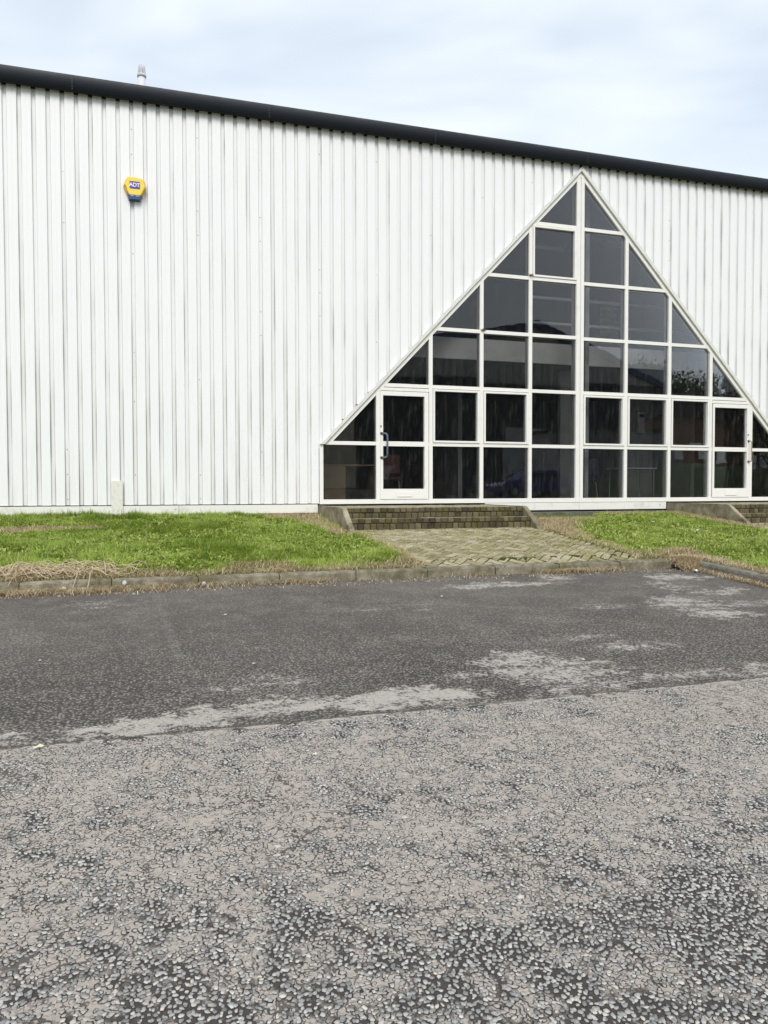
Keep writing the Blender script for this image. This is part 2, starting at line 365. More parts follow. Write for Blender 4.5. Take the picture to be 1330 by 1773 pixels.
# road lies as a slightly proud layer with a ragged edge
xs = np.linspace(-22, 14, 721); nz = vnoise(3)
edge = -8.60+(nz(xs, xs*0, 2.2)-.5)*.035+(nz(xs, xs*0+4, 14)-.5)*.02
ysr = [None]+[-8.64-.05*i for i in range(58)]+[-11.6, -12.2, -13, -15, -18, -22, -26, -34]
e1, e2, e3, e4 = vnoise(41), vnoise(42), vnoise(43), vnoise(44)
def bare(X, Y):
    """0 = binder and dust cover the chippings, 1 = bare chippings in black tar"""
    q = .14*e1(X, Y, .9)+.20*e2(X, Y, 3.6)+.34*e3(X, Y, 11.)+.44*e4(X, Y, 27.)+.15*np.clip((-9.2-Y)/1.6, 0, 1)+.09*np.clip((-10.25-Y)/.4, 0, 1)+.06*np.clip((Y+8.95)/.3, 0, 1)
    q = q-.05*np.clip((X+5.5)/1.5, 0, 1)*np.clip((Y+9.6)/.6, 0, 1)
    return np.clip((q-.535+.04*np.clip((X+6.2)/1.2, 0, 1)*0)/.26, 0, 1)
v = []
for k, yy in enumerate([0.]+ysr):
    for X, e in zip(xs, edge):
        Y = e+.012 if k == 0 else (e if yy is None else yy)
        v.append((X, Y, ground_z(Y)+(-.004 if k == 0 else .009)))
n = len(xs)
road = tag(obj('road', v, [(j*n+i, (j+1)*n+i, (j+1)*n+i+1, j*n+i+1) for j in range(len(ysr)) for i in range(n-1)], ROAD), kind='structure')
va = np.array(v); at = road.data.attributes.new('bare', 'FLOAT', 'POINT'); at.data.foreach_set('value', bare(va[:, 0], va[:, 1]).astype(np.float32))
# the chippings themselves, pressed into the surface
def chippings():
    sp = .0160; gx = np.arange(-10.2, -1.4, sp); gy = np.arange(-11.3, -8.6, sp)
    X, Y = np.meshgrid(gx, gy); X = X.ravel()+rng.uniform(-.5, .5, X.size)*sp*1.05; Y = Y.ravel()+rng.uniform(-.5, .5, Y.size)*sp*1.05
    k = (Y < -8.63) & (X < -1.6+(Y+8.6)*.9) & (X > -9.4-(Y+8.6)*.25); X, Y = X[k], Y[k]
    b = bare(X, Y); keep = rng.random(len(X)) < .52+.48*np.clip(b*2.2, 0, 1); X, Y, b = X[keep], Y[keep], b[keep]
    n = len(X); K = 6
    sz = rng.uniform(.0050, .0102, n); el = rng.uniform(1.0, 1.6, n); th = rng.uniform(0, 6.28, n)
    ang = np.arange(K)[None]*2*np.pi/K+rng.uniform(-.38, .38, (n, K)); rad = sz[:, None]*rng.uniform(.66, 1.22, (n, K))
    lx = rad*np.cos(ang)*np.sqrt(el)[:, None]; ly = rad*np.sin(ang)/np.sqrt(el)[:, None]
    px = lx*np.cos(th)[:, None]-ly*np.sin(th)[:, None]; py = lx*np.sin(th)[:, None]+ly*np.cos(th)[:, None]
    zb = -.775+.068*(Y+4.7)+.009
    h = (.0007+.0011*b+.0009*rng.random(n)); tx, ty = rng.normal(0, .06, n)*(.5+b), rng.normal(0, .06, n)*(.5+b)
    V = np.empty((n, 3*K, 3), np.float32)
    for q, (sc, dz) in enumerate([(1.0, -.004), (.88, 1.)]):
        V[:, q*K:(q+1)*K, 0] = X[:, None]+px*sc; V[:, q*K:(q+1)*K, 1] = Y[:, None]+py*sc
        V[:, q*K:(q+1)*K, 2] = (zb+.068*0)[:, None]+.068*py*sc+(dz if q == 0 else (h[:, None]+px*tx[:, None]+py*ty[:, None]))
    # dark skirt, shifted to one side: tar joint and painted shadow crescent round the stone
    so_ = rng.uniform(0, 6.28, n); sh = sz*rng.uniform(.05, .38, n); ss_ = rng.uniform(1.12, 1.34, n)
    vis = rng.random(n) < .48+.55*np.clip(e3(X, Y, 5.)-.25, 0, 1)+.6*np.clip(b*3, 0, 1)
    ss_ = np.where(vis, ss_, .6)
    V[:, 2*K:, 0] = X[:, None]+px*ss_[:, None]+(np.cos(so_)*sh)[:, None]; V[:, 2*K:, 1] = Y[:, None]+py*ss_[:, None]+(np.sin(so_)*sh)[:, None]
    V[:, 2*K:, 2] = zb[:, None]+.068*(py*ss_[:, None]+(np.sin(so_)*sh)[:, None])+rng.uniform(.0003, .0008, n)[:, None]
    me = bpy.data.meshes.new('road_chippings'); me.vertices.add(n*3*K); me.vertices.foreach_set('co', V.ravel())
    idx = []; starts = []; c0 = 0
    for i in range(K): idx += [i, (i+1) % K, K+(i+1) % K, K+i]; starts.append(c0); c0 += 4
    idx += list(range(K, 2*K)); starts.append(c0); c0 += K
    idx += list(range(2*K, 3*K)); starts.append(c0); c0 += K
    idx = np.array(idx); lo = (np.arange(n)[:, None]*3*K+idx[None]).ravel().astype(np.int32)
    me.loops.add(len(lo)); me.loops.foreach_set('vertex_index', lo)
    st = (np.arange(n)[:, None]*c0+np.array(starts)[None]).ravel().astype(np.int32); me.polygons.add(len(st)); me.polygons.foreach_set('loop_start', st); me.update(calc_edges=True)
    nf = K+2
    a = me.attributes.new('rnd', 'FLOAT', 'FACE'); a.data.foreach_set('value', np.repeat(rng.random(n), nf).astype(np.float32))
    a = me.attributes.new('dust', 'FLOAT', 'FACE'); a.data.foreach_set('value', np.repeat(np.clip(1.15-b*2.0+rng.normal(0, .22, n)-.25*(rng.random(n) < .2), 0, 1), nf).astype(np.float32))
    tv = np.zeros((n, nf)); tv[:, -1] = 1; a = me.attributes.new('tar', 'FLOAT', 'FACE'); a.data.foreach_set('value', tv.ravel().astype(np.float32))
    me.materials.append(mk_chip()); o = bpy.data.objects.new('road_chippings', me); C.objects.link(o); tag(o, kind='stuff')
chippings()

# soil of the two lawns, 3 cm under the blade roots level
lawn_parts = [(-16, -5.10, [-4.52, -3, -1.5, 0]), (-1.93, 1.90, [-4.52, -3, -1.5, -.46])]
sheet('lawn_soil', SOIL, -16, -5.10, [-4.55, -4.33, -3, -1.5, .02], -.012, 4, lawn_z)
sheet('lawn_soil', SOIL, -5.10, -4.76, [-4.55, -4.33, -3, -2.2], -.012, 4, lawn_z)
sheet('lawn_soil', SOIL, -1.96, 1.93, [-4.55, -4.33, -3, -1.5, .02], -.012, 4, lawn_z)
sheet('lawn_soil', SOIL, 1.93, 14, [-4.55, -4.2, -3.9], -.012, 4, lawn_z)
sheet('lawn_soil', SOIL, -1.16, 14, [-14, -10, -7, -4.7, -4.55], -.012, 4, lawn_z)

sheet('lawn_soil', flat('brown_litter', (.16, .12, .07), .95, var=.4, sc=30), -1.56, -1.12, [-4.98, -4.90, -4.82, -4.75, -4.66, -4.5], 0, 6, lambda X, Y: ground_z(-4.98)-.02+(.12 if -1.5 < X < -1.2 else .10)*min(1, max(0, (Y+4.98)/.26)))
# ------------------------------------------------------------------ kerb
def mk_conc(name, a, b, moss=.5, sc=7):
    m = M(name, .9, .2)
    n = m.noise(sc, 6, .7); n2 = m.noise(2.2, 5, .65); n3 = m.noise(70, 3, .7)
    c = m.mix(m.ss(n, .3, .7), a, b)
    c = m.mix(m.math('MULTIPLY', m.ss(n3, .55, .72), .45), c, tuple(x*.45 for x in a))
    c = m.mix(m.math('MULTIPLY', m.ss(n2, .44, .66), moss), c, (.105, .105, .045))
    c = m.mix(m.math('MULTIPLY', m.ss(m.noise(4.5, 6, .75), .50, .66), .55), c, (.06, .052, .036))
    m.bump(m.math('ADD', n, n3), .012, .8)
    return m.col(c)
KERB = mk_conc('kerb_concrete', (.17, .15, .105), (.34, .31, .235), .6)
KERB2 = mk_conc('grey_kerb_concrete', (.16, .145, .125), (.27, .25, .22), .3)
mb = MB()
def kerb_stone(mb, p0, p1, w=.125, h0=.108, b=.016):
    p0 = Vector(p0); p1 = Vector(p1); d = (p1-p0); L_ = d.length; d.normalize(); nrm = Vector((-d.y, d.x, 0)).normalized()
    # profile: road face, chamfer, top, back
    prof = [(0, -.12), (0, h0-b*1.6), (b*.5, h0-b*.4), (b*1.6, h0), (w, h0), (w, -.12)]
    ns = 14; vs = []; k = len(prof)
    off = random.uniform(-.008, .008); tilt = random.uniform(-.006, .006)
    for i in range(ns+1):
        t = i/ns; p = p0+(p1-p0)*t; wob = random.uniform(-.004, .003)
        e = .010 if i in (0, ns) else 0
        for (a, z) in prof: vs.append(p+nrm*(a+off+(random.uniform(-.004, .004) if a < w/2 else 0)+(e*.4 if a < w/2 else 0))+Vector((0, 0, z+wob+tilt*(t-.5)-(e if z > 0 else 0))))
    fs = [(i*k+j, i*k+j+1, (i+1)*k+j+1, (i+1)*k+j) for i in range(ns) for j in range(k-1)]
    fs += [tuple(range(k-1, -1, -1)), tuple(ns*k+j for j in range(k))]
    fs = [q[::-1] for q in fs]
    mb.add(vs, fs)
KY = -4.66
tag(MB().box(-16, -1.46, -4.533, -4.40, -1.0, -.692).build('lawn_soil', SOIL), kind='structure')
tag(MB().box(-1.19, -1.05, -9, -4.45, -1.3, -1.0).build('lawn_soil', SOIL), kind='structure')
x = -1.45
while x > -16:
    L_ = .838
    kerb_stone(mb, (x-L_+.008, KY, ground_z(KY)), (x, KY, ground_z(KY)))
    x -= L_
mbk = mb.build('kerb', KERB); tag(mbk, kind='structure')
mb = MB(); y = -4.86
for i in range(8):
    x0 = -1.315+.02*i; kerb_stone(mb, (x0, y, ground_z(y)), (x0+.02, y-.87, ground_z(y-.87)), .125, .110, .02); y -= .885
tag(mb.build('kerb', KERB2), kind='structure')

# ------------------------------------------------------------------ block paved path (herringbone) and steps
def mk_block(name, a, b, moss=.5):
    m = M(name, .9, .15)
    oi = m.n('ShaderNodeAttribute', attribute_name='rnd'); rv = oi.outputs['Fac']
    n = m.noise(30, 5, .7); n2 = m.noise(3, 5, .7)
    c = m.mix(rv, a, b)
    c = m.mix(m.math('MULTIPLY', m.ss(n, .4, .75), .5), c, tuple(q*.5 for q in a))
    c = m.mix(m.math('MULTIPLY', m.ss(n2, .38, .66), moss), c, (.20, .19, .05))
    m.bump(n, .004, .5)
    return m.col(c)
PAVE = mk_block('mossy_paving_block', (.23, .20, .12), (.47, .42, .30), .55)
SETT = mk_block('blackened_sett', (.052, .043, .031), (.165, .135, .095), .25)
TREAD = mk_block('worn_tread_block', (.25, .23, .155), (.42, .39, .29), .5)
def mk_moss():
    m = M('moss_joint', .95, .1); n = m.noise(20, 5, .7)
    return m.col(m.mix(n, (.022, .022, .010), (.075, .085, .020)))
MOSS = mk_moss()
def rnd_attr(o, vals):
    a = o.data.attributes.new('rnd', 'FLOAT', 'FACE'); a.data.foreach_set('value', np.asarray(vals, dtype=np.float32))
def path(x0, x1, y0, y1):
    mb = MB(); rv = []
    a, b, g = .2, .1, .013; ca, sa = math.cos(R(45)), math.sin(R(45))
    cx_, cy_ = (x0+x1)/2, (y0+y1)/2; N = 32
    zt = lambda X, Y: lawn_z(X, Y)
    for i in range(-N, N):
        for j in range(-N, N):
            # herringbone unit: horizontal block at (i*b + j*2b.., ) , vertical beside it
            for kind in (0, 1):
                if kind == 0: u0 = j*b*4/2*1.0; ux, uy, w_, h_ = (i*b+j*2*a, i*b, a, b)
                else: ux, uy, w_, h_ = (i*b+j*2*a+a, i*b-b+0, b, a)
                u = [(ux+g/2, uy+g/2), (ux+w_-g/2, uy+g/2), (ux+w_-g/2, uy+h_-g/2), (ux+g/2, uy+h_-g/2)]
                mx_, my_ = ux+w_/2, uy+h_/2
                X = cx_+mx_*ca-my_*sa; Y = cy_+mx_*sa+my_*ca
                if not (x0-.06 < X < x1+.06 and y0-.06 < Y < y1+.06): continue
                dz = random.uniform(-.004, .005); tx, ty = random.uniform(-.03, .03), random.uniform(-.03, .03)
                ring = []
                for s_, zz in ((1., -.05), (1., -.006), (.93, .0)):
                    for (p_, q_) in u:
                        pp = mx_+(p_-mx_)*s_; qq = my_+(q_-my_)*s_
                        XX = cx_+pp*ca-qq*sa; YY = cy_+pp*sa+qq*ca
                        YY = min(max(YY, y0), y1); XX = min(max(XX, x0), x1)
                        ring.append((XX, YY, zt(XX, YY)+zz+dz+tx*(p_-mx_)+ty*(q_-my_)))
                fs = [(8, 9, 10, 11)]
                for k in (0, 4): fs += [(k+q, k+(q+1) % 4, k+4+(q+1) % 4, k+4+q) for q in range(4)]
                mb.add(ring, fs); r_ = random.random(); rv += [r_]*len(fs)
    o = mb.build('path', PAVE); rnd_attr(o, rv); tag(o, kind='structure')
    sheet('path_bedding', MOSS, x0, x1, [y0, -4.33, y1] if y0 < -4.33 else [y0, y1], -.007, 2, lawn_z)
path(-5.0, -1.96, -4.56, -1.90)
path(1.99, 5.05, -4.0, -1.88)
sheet('path_edging', KERB, -5.0, -1.5, [-4.575, -4.512], .001, 4, lawn_z)

def steps(xc, label):
    """two risers of setts between concrete cheek walls, landing at door level"""
    t = empty('entrance_steps', (xc, -1.88, -.375), label, 'steps', 'brick entrance steps')
    ox, oy, oz = xc, -1.88, -.375
    def add(mb, name, mat, rv=None):
        mb.v = [(a-ox, b-oy, c-oz) for a, b, c in mb.v]
        o = mb.build(name, mat, t)
        if rv: rnd_attr(o, rv)
        return o
    W = 1.46
    xl, xr = xc-W, xc+W
    core = MB().box(xl, xr, -1.665, -.032, -.5, -.078).box(xl, xr, -1.925, -1.665, -.5, -.232)
    add(core, 'mortar_core', MOSS)
    for (yf, zt, zb) in ((-1.68, -.064, -.216), (-1.94, -.216, -.385)):
        mb = MB(); rv = []
        hh = [(zt-.068, zt), (zb-.004, zt-.075)]
        for r_, (z0, z1) in enumerate(hh):
            x = xl+.004-(random.random()*.03 if r_ else 0)
            while x < xr-.02:
                w_ = random.uniform(.094, .112); x1 = min(x+w_, xr-.003); x0_ = max(x, xl+.003)
                n0 = len(mb.f); dj = random.uniform(-.008, .006)
                if x1-x0_ > .025: mb.bbox(x0_, x1-.011, yf+dj, yf+.10, z0, z1-(.004 if r_ else 0), .009, .003)
                rv += [random.random()]*(len(mb.f)-n0); x += w_
        add(mb, 'riser', SETT, rv)
    for (ya, yb, zt) in ((-1.58, -.034, -.066), (-1.84, -1.685, -.218)):
        mb = MB(); rv = []
        y_ = ya
        row = 0
        while y_ < yb-.02:
            y1 = min(y_+.105, yb); x = xl+.003+(row % 2)*-.1; row += 1
            while x < xr-.02:
                x1 = min(x+.2, xr-.003); x0_ = max(x, xl+.003); n0 = len(mb.f)
                if x1-x0_ > .02: mb.bbox(x0_, x1-.006, y_, y1-.006, zt-.05, zt+random.uniform(-.002, .003), .006, .0015)
                rv += [random.random()]*(len(mb.f)-n0); x += .2
            y_ += .105
        add(mb, 'tread', TREAD, rv)
    for s_ in (-1, 1):
        xa = xc+s_*W; xb = xc+s_*(W+.085); x0_, x1_ = min(xa, xb)+.001, max(xa, xb)
        prof = [(-.03, -.055), (-.03, -.6), (-2.22, -.6), (-2.22, -.42), (-2.18, -.395), (-1.68, -.062), (-1.62, -.055)]
        n_ = len(prof); v = [(x0_, a, b) for a, b in prof]+[(x1_, a, b) for a, b in prof]
        f = [tuple(range(n_))[::-1], tuple(range(n_, 2*n_))]+[(i, (i+1) % n_, n_+(i+1) % n_, n_+i) for i in range(n_)]
        mb = MB().add(v, f)
        o = add(mb, 'cheek_wall', CHEEK)
        bm = bmesh.new(); bm.from_mesh(o.data); bmesh.ops.recalc_face_normals(bm, faces=bm.faces); bmesh.ops.bevel(bm, geom=bm.edges[:], offset=.008, segments=2, affect='EDGES'); bm.to_mesh(o.data); bm.free()
    return t
CHEEK = mk_conc('mossy_concrete', (.21, .18, .12), (.42, .38, .28), .5, 5)
steps(-3.505, 'two brick steps with mossy concrete cheeks leading up to the left glass door')
steps(3.51, 'dark brick steps rising to the right glass door at the photo edge')
# concrete strip at the foot of the glazing, between the two flights
mbs = MB().box(-1.955, .1, -1.0, .12, -.5, -.285).box(-1.955, 1.955, -.40, .12, -.5, -.208)
tag(mbs.build('foundation_strip', mk_conc('damp_concrete', (.10, .09, .078), (.20, .185, .165), .35, 5)), kind='structure')

# ------------------------------------------------------------------ warehouse
WH = empty('warehouse', (0, 0, -.2), 'white ribbed metal warehouse with triangular glazed entrance and dark roof edge', 'building')
def wpart(o, lab=None):
    o.parent = WH; o.matrix_parent_inverse = Matrix.Translation((0, 0, .2))
    if lab: o['label'] = lab
    return o
MS = 1.0472; ZA = 6.225
SQ = math.sqrt(1+MS*MS)
def zl(x, d=0.): return ZA-MS*abs(x)-d*SQ          # slope line, d = distance inside the triangle
# cladding
ZT = 6.36; ZB = -.022; DP = -.035
def clad_column_profile(xa, xb):
    pts = []; i0 = math.floor((xa-X0)/P)-1; i1 = math.ceil((xb-X0)/P)+1
    for i in range(i0, i1):
        c = X0+i*P
        pts += [(c-.0335, DP), (c-.0215, 0.), (c+.0215, 0.), (c+.0335, DP)]
        # shallow stiffening line in the pan
        pts += [(c+.093, DP), (c+.0965, DP+.002), (c+.1035, DP+.002), (c+.107, DP)]
    return [p for p in pts if xa <= p[0] <= xb]
pr_ = clad_column_profile(-17, 13)
brk = [-5.03, 5.03, 0.]
def zlow(x):
    if abs(x) >= 5.03: return ZB
    return zl(x, .03)
full = []
for (a, ya), (b, yb) in zip(pr_, pr_[1:]):
    full.append((a, ya))
    for q in brk:
        if a < q < b:
            t = (q-a)/(b-a); full.append((q, ya+(yb-ya)*t)); 
full.append(pr_[-1])
v = []; f = []
for (a, ya), (b, yb) in zip(full, full[1:]):
    ma = (a+b)/2
    za = ZB if abs(ma) > 5.03 else zl(a, .03); zb = ZB if abs(ma) > 5.03 else zl(b, .03)
    if b-a < 1e-6: continue
    n = len(v); v += [(a, ya, za), (b, yb, zb), (b, yb, ZT), (a, ya, ZT)]; f.append((n, n+1, n+2, n+3))
wpart(obj('wall_cladding', v, f, CLAD))
# closure behind the grooves under the eave and dark backing rail under the sheets
mb = MB().box(-17, 13, -.030, -.012, 6.245, 6.34)
wpart(mb.build('eave_closure', DARK))
# base flashing, with laps
for a, b in [(-17, -14.06), (-14.05, -11.0), (-10.995, -8.81), (-8.805, -7.33), (-7.325, -5.055)]:
    wpart(MB().box(a, b, -.052+random.uniform(-.001, .001), .02, -.178, -.036).build('base_flashing', FLASH))
for a, b, y_ in [(-1.945, .0, -.034), (.004, 1.0, -.036), (1.004, 1.955, -.034)]: wpart(MB().box(a, b, y_, .02, -.176, -.040).build('base_flashing', FLASH))
wpart(MB().box(5.075, 13, -.052, .02, -.178, -.036).build('base_flashing', FLASH))
mb = MB().box(-17, -5.045, -.02, .0, -.21, -.02).box(5.06, 13, -.02, .0, -.21, -.02).box(-5.04, 5.06, .012, .1, -.5, -.036)
wpart(mb.build('base_rail', DARK))
# little fixing heads on the flashing
for xx in [-9.2, -7.38, -5.10, -10.6, 1.8]:
    wpart(MB().tube([(xx, -.060, -.1), (xx, -.04, -.1)], .0055, 6).build('fixing', DARK))
# cover channel on the left (short boxed upstand)
mb = MB().bbox(-8.315, -8.175, -.085, -.053, -.215, .36, .004).box(-8.345, -8.30, -.062, -.0355, -.19, .36)
wpart(mb.build('cover_channel', BOXING))
# fascia with bull-nosed top
prof = [(-.04, 6.262), (-.115, 6.262), (-.128, 6.238), (-.140, 6.238), (-.140, 6.462)]
for k in range(1, 9):
    t = k/8*math.pi/2; prof.append((-.140+.045*(1-math.cos(t)), 6.462+.033*math.sin(t)))
prof += [(.30, 6.53)]
segs = [-17.0, -14.85, -11.80, -8.795, -5.82, -2.925, .105, 3.1, 6.1, 9.1, 13.0]
for a, b in zip(segs, segs[1:]):
    k = len(prof); vs = [(a, *p) for p in prof]+[(b-.002, *p) for p in prof]
    o = wpart(MB().add(vs, [(i, i+1, k+i+1, k+i) for i in range(k-1)]).build('fascia', FASCIA))
    for p in o.data.polygons: p.use_smooth = True
RIV = flat('rivet_grey', (.07, .08, .09), .5)
for xx in segs[2:7]:
    for q in range(5): wpart(MB().tube([(xx-.03, -.146, 6.27+.036*q), (xx-.03, -.138, 6.27+.036*q)], .0065, 6).build('rivet', RIV))
# roof and the three plain sides
ROOFM = flat('roof_sheet', (.12, .13, .14), .6); BACKM = flat('rear_cladding', (.55, .56, .56), .6)
DW = 24.0
mb = MB().add([(-17, .3, 6.535), (13, .3, 6.535), (13, DW/2, 7.1), (-17, DW/2, 7.1), (13, DW, 6.535), (-17, DW, 6.535)], [(0, 1, 2, 3), (3, 2, 4, 5)])
wpart(mb.build('roof', ROOFM))
mb = MB().box(-17, -16.9, .02, DW, -.5, 6.53).box(12.9, 13, .02, DW, -.5, 6.53).box(-16.9, 12.9, DW-.1, DW, -.5, 6.53)
mb.add([(-17, .0, 6.535), (-17, DW, 6.535), (-17, DW/2, 7.1)], [(0, 1, 2)]).add([(13, .0, 6.535), (13, DW, 6.535), (13, DW/2, 7.1)], [(0, 2, 1)])
wpart(mb.build('side_wall', BACKM))

# --- glazed triangle
COLX = {-5: -4.975, -4: -3.976, -3: -3.000, -2: -2.017, -1: -1.036, 0: 0., 1: 1.020, 2: 2.017, 3: 3.000, 4: 4.003, 5: 4.980}
ROWZ = [0., 1.012, 2.031, 3.060, 4.094, 5.107]
GW = empty('glazed_screen')  # parts live under the warehouse directly
bpy.data.objects.remove(GW)
hw = .034
mb = MB()
for c_ in range(-4, 5):
    if c_ == 0: continue
    x = COLX[c_]; mb.box(x-hw, x+hw, -.030, .115, -.034, zl(x, .085)-.0)
for s_ in (-1, 1):   # outer posts and split centre mullion
    x = 4.985*s_; mb.box(x-.034, x+.034, -.0305, .115, -.034, 1.03)
    mb.box(min(.012*s_, .080*s_), max(.012*s_, .080*s_), -.034, .14, -.034, ZA-.14)
mb.box(-.012, .012, -.012, .10, -.03, ZA-.16)
for r_ in range(1, 6):
    for s_ in (-1, 1):
        z = ROWZ[r_]-(.012 if s_ > 0 and r_ > 2 else 0)
        xe = (ZA-z-.05*SQ)/MS
        a, b = sorted((s_*.081, s_*xe)); mb.box(a, b, -.0265, .10, z-.031, z+.031)
mb.box(-4.95, 4.95, -.0275, .11, -.0335, .045)
# inner slope rails
for s_ in (-1, 1):
    def pt(d, z): return (s_*(ZA-z-d*SQ)/MS, z)
    pts = [(0, zl(0, .058)), pt(.058, 1.03), pt(.122, 1.03), (0, zl(0, .122))]
    if s_ > 0: pts = pts[::-1]
    mb.prism(pts, -.0285, .09)
fr = wpart(mb.build('window_frame', FRAME))
# outer verge flashing, slightly wavy where it is dressed over the ribs
random.seed(21)
for s_ in (-1, 1):
    N = 46; top = []; bot = []
    for i in range(N+1):
        t = i/N; z = 6.225*(1-t)+.985*t
        wv = (.010*math.sin(i*2.4)+random.uniform(-.006, .006)) if 0 < i < N else 0
        if s_ > 0: wv *= .25
        top.append((s_*(ZA-z-(-.004+wv)*SQ)/MS if i else 0, z if i else zl(0, -.004))); bot.append((s_*(ZA-z-.050*SQ)/MS if i else 0, z if i else zl(0, .05)))
    v = [(x, -.078, z) for x, z in top]+[(x, -.070, z) for x, z in bot]+[(x, -.004, z) for x, z in bot]+[(x, -.036, z) for x, z in top]
    n = N+1; f = []
    for i in range(N):
        f += [(i, i+1, n+i+1, n+i), (n+i, n+i+1, 2*n+i+1, 2*n+i), (3*n+i, 3*n+i+1, i+1, i)]
    if s_ > 0: f = [q[::-1] for q in f]
    wpart(obj('verge_flashing', v, f, VFLASH))
    if s_ > 0: wpart(MB().prism([(0.002, zl(0, -.016)), (0.002, zl(0, -.003)), ((ZA-1.0+.003*SQ)/MS, 1.0), ((ZA-1.0+.016*SQ)/MS, 1.0)], -.0385, -.0352).build('gasket_shadow_line', DARK))  # dark strip standing in for the shadow line between cladding and flashing
    # sealant / shadow line between flashing and rail
    pts = [(0, zl(0, .051)), (s_*(ZA-1.0-.051*SQ)/MS, 1.0), (s_*(ZA-1.0-.057*SQ)/MS, 1.0), (0, zl(0, .057))]
    if s_ > 0: pts = pts[::-1]
    wpart(MB().prism(pts, -.010, .0).build('gasket_shadow_line', DARK))
# vertical closer strip beside the lower window
wpart(MB().box(-5.046, -5.020, -.016, .02, -.03, 1.0).build('gasket_shadow_line', DARK)); wpart(MB().box(5.02, 5.046, -.016, .02, -.03, 1.0).build('gasket_shadow_line', DARK))

OPENERS = {(-3, 1), (-2, 1), (0, 1), (1, 1), (2, 1), (-1, 4)}
DOORS = {(-4, 0), (-4, 1), (3, 0), (3, 1)}
random.seed(5)
def cell(c_):
    xa = COLX[c_]; xb = COLX[c_+1]
    xa = xa+.034 if c_ != 0 else .080
    xb = xb-.034 if c_+1 != 0 else -.080
    return xa, xb
def pane(pts, parent_, lvl2=None):
    """a 6 mm glass sheet, very slightly out of true"""
    xs_ = [p[0] for p in pts]; zs_ = [p[1] for p in pts]; cx_ = sum(xs_)/len(pts); cz_ = sum(zs_)/len(pts)
    mb = MB().prism([(x-cx_, z-cz_) for x, z in pts], -.003, .003)
    o = mb.build('pane', GLASS)
    o.parent = parent_
    if parent_ is WH or parent_ is fr: o.matrix_parent_inverse = Matrix.Translation((0, 0, .2)) if parent_ is WH else Matrix.Identity(4)
    o.location = (cx_, .012, cz_); o.rotation_euler = (R(random.uniform(-.18, .18)), 0, R(random.uniform(-.22, .22)))
    return o
def ring(mb, x0, x1, z0, z1, wl, wr, wb, wt, y0, y1):
    mb.box(x0, x0+wl, y0, y1, z0, z1); mb.box(x1-wr, x1, y0, y1, z0, z1)
    mb.box(x0+wl, x1-wr, y0+.0015, y1, z0, z0+wb); mb.box(x0+wl, x1-wr, y0+.0015, y1, z1-wt, z1)
for c_ in range(-5, 5):
    xa, xb = cell(c_); nfull = c_+5 if c_ < 0 else 4-c_; nfull += 1
    for r_ in range(nfull+1):
        if (c_, r_) in DOORS: continue
        off = -.012 if (c_ >= 0) else 0
        z0 = (.045 if r_ == 0 else ROWZ[r_]+.031+(off if r_ > 2 else 0)); z1 = (ROWZ[r_+1]-.031+(off if r_+1 > 2 else 0)) if r_ < 5 else None
        if r_ < nfull:
            if (c_, r_) in OPENERS:
                mb = MB(); 
                ring(mb, xa+.006, xb-.008, z0+.004, z1-.010, .034, .044, .034, .036, -.046, .06)
                ow = wpart(mb.build('opening_window', FRAME))
                ow.matrix_parent_inverse = Matrix.Translation((0, 0, .2))
                pane([(xa+.034, z0+.032), (xb-.046, z0+.032), (xb-.046, z1-.040), (xa+.034, z1-.040)], ow)
                wpart(MB().box(xa+.006, xb-.001, -.024, .05, z1-.0095, z1-.0005).box(xb-.0078, xb-.0005, -.024, .05, z0+.004, z1-.0096).build('gasket_shadow_line', DARK))  # dark strips stand in for the shadow line above and right of the sash
            else:
                pane([(xa-.01, z0-.01), (xb+.01, z0-.01), (xb+.01, z1+.01), (xa-.01, z1+.01)], fr)
        else:
            D = .112
            if c_ < 0:
                xz = -(ZA-z0-D*SQ)/MS; pts = [(xz, z0-.01), (xb+.01, z0-.01), (xb+.01, zl(xb+.01, D))]
                pts = [(-(ZA-z0+.01-D*SQ)/MS, z0-.01), (xb+.01, z0-.01), (xb+.01, zl(xb+.01, D))]
            else:
                pts = [(xa-.01, z0-.01), ((ZA-z0+.01-D*SQ)/MS, z0-.01), (xa-.01, zl(xa-.01, D))]
            pane(pts, fr)
# black glazing gaskets seen as thin lines at pane edges are part of the frame shadow

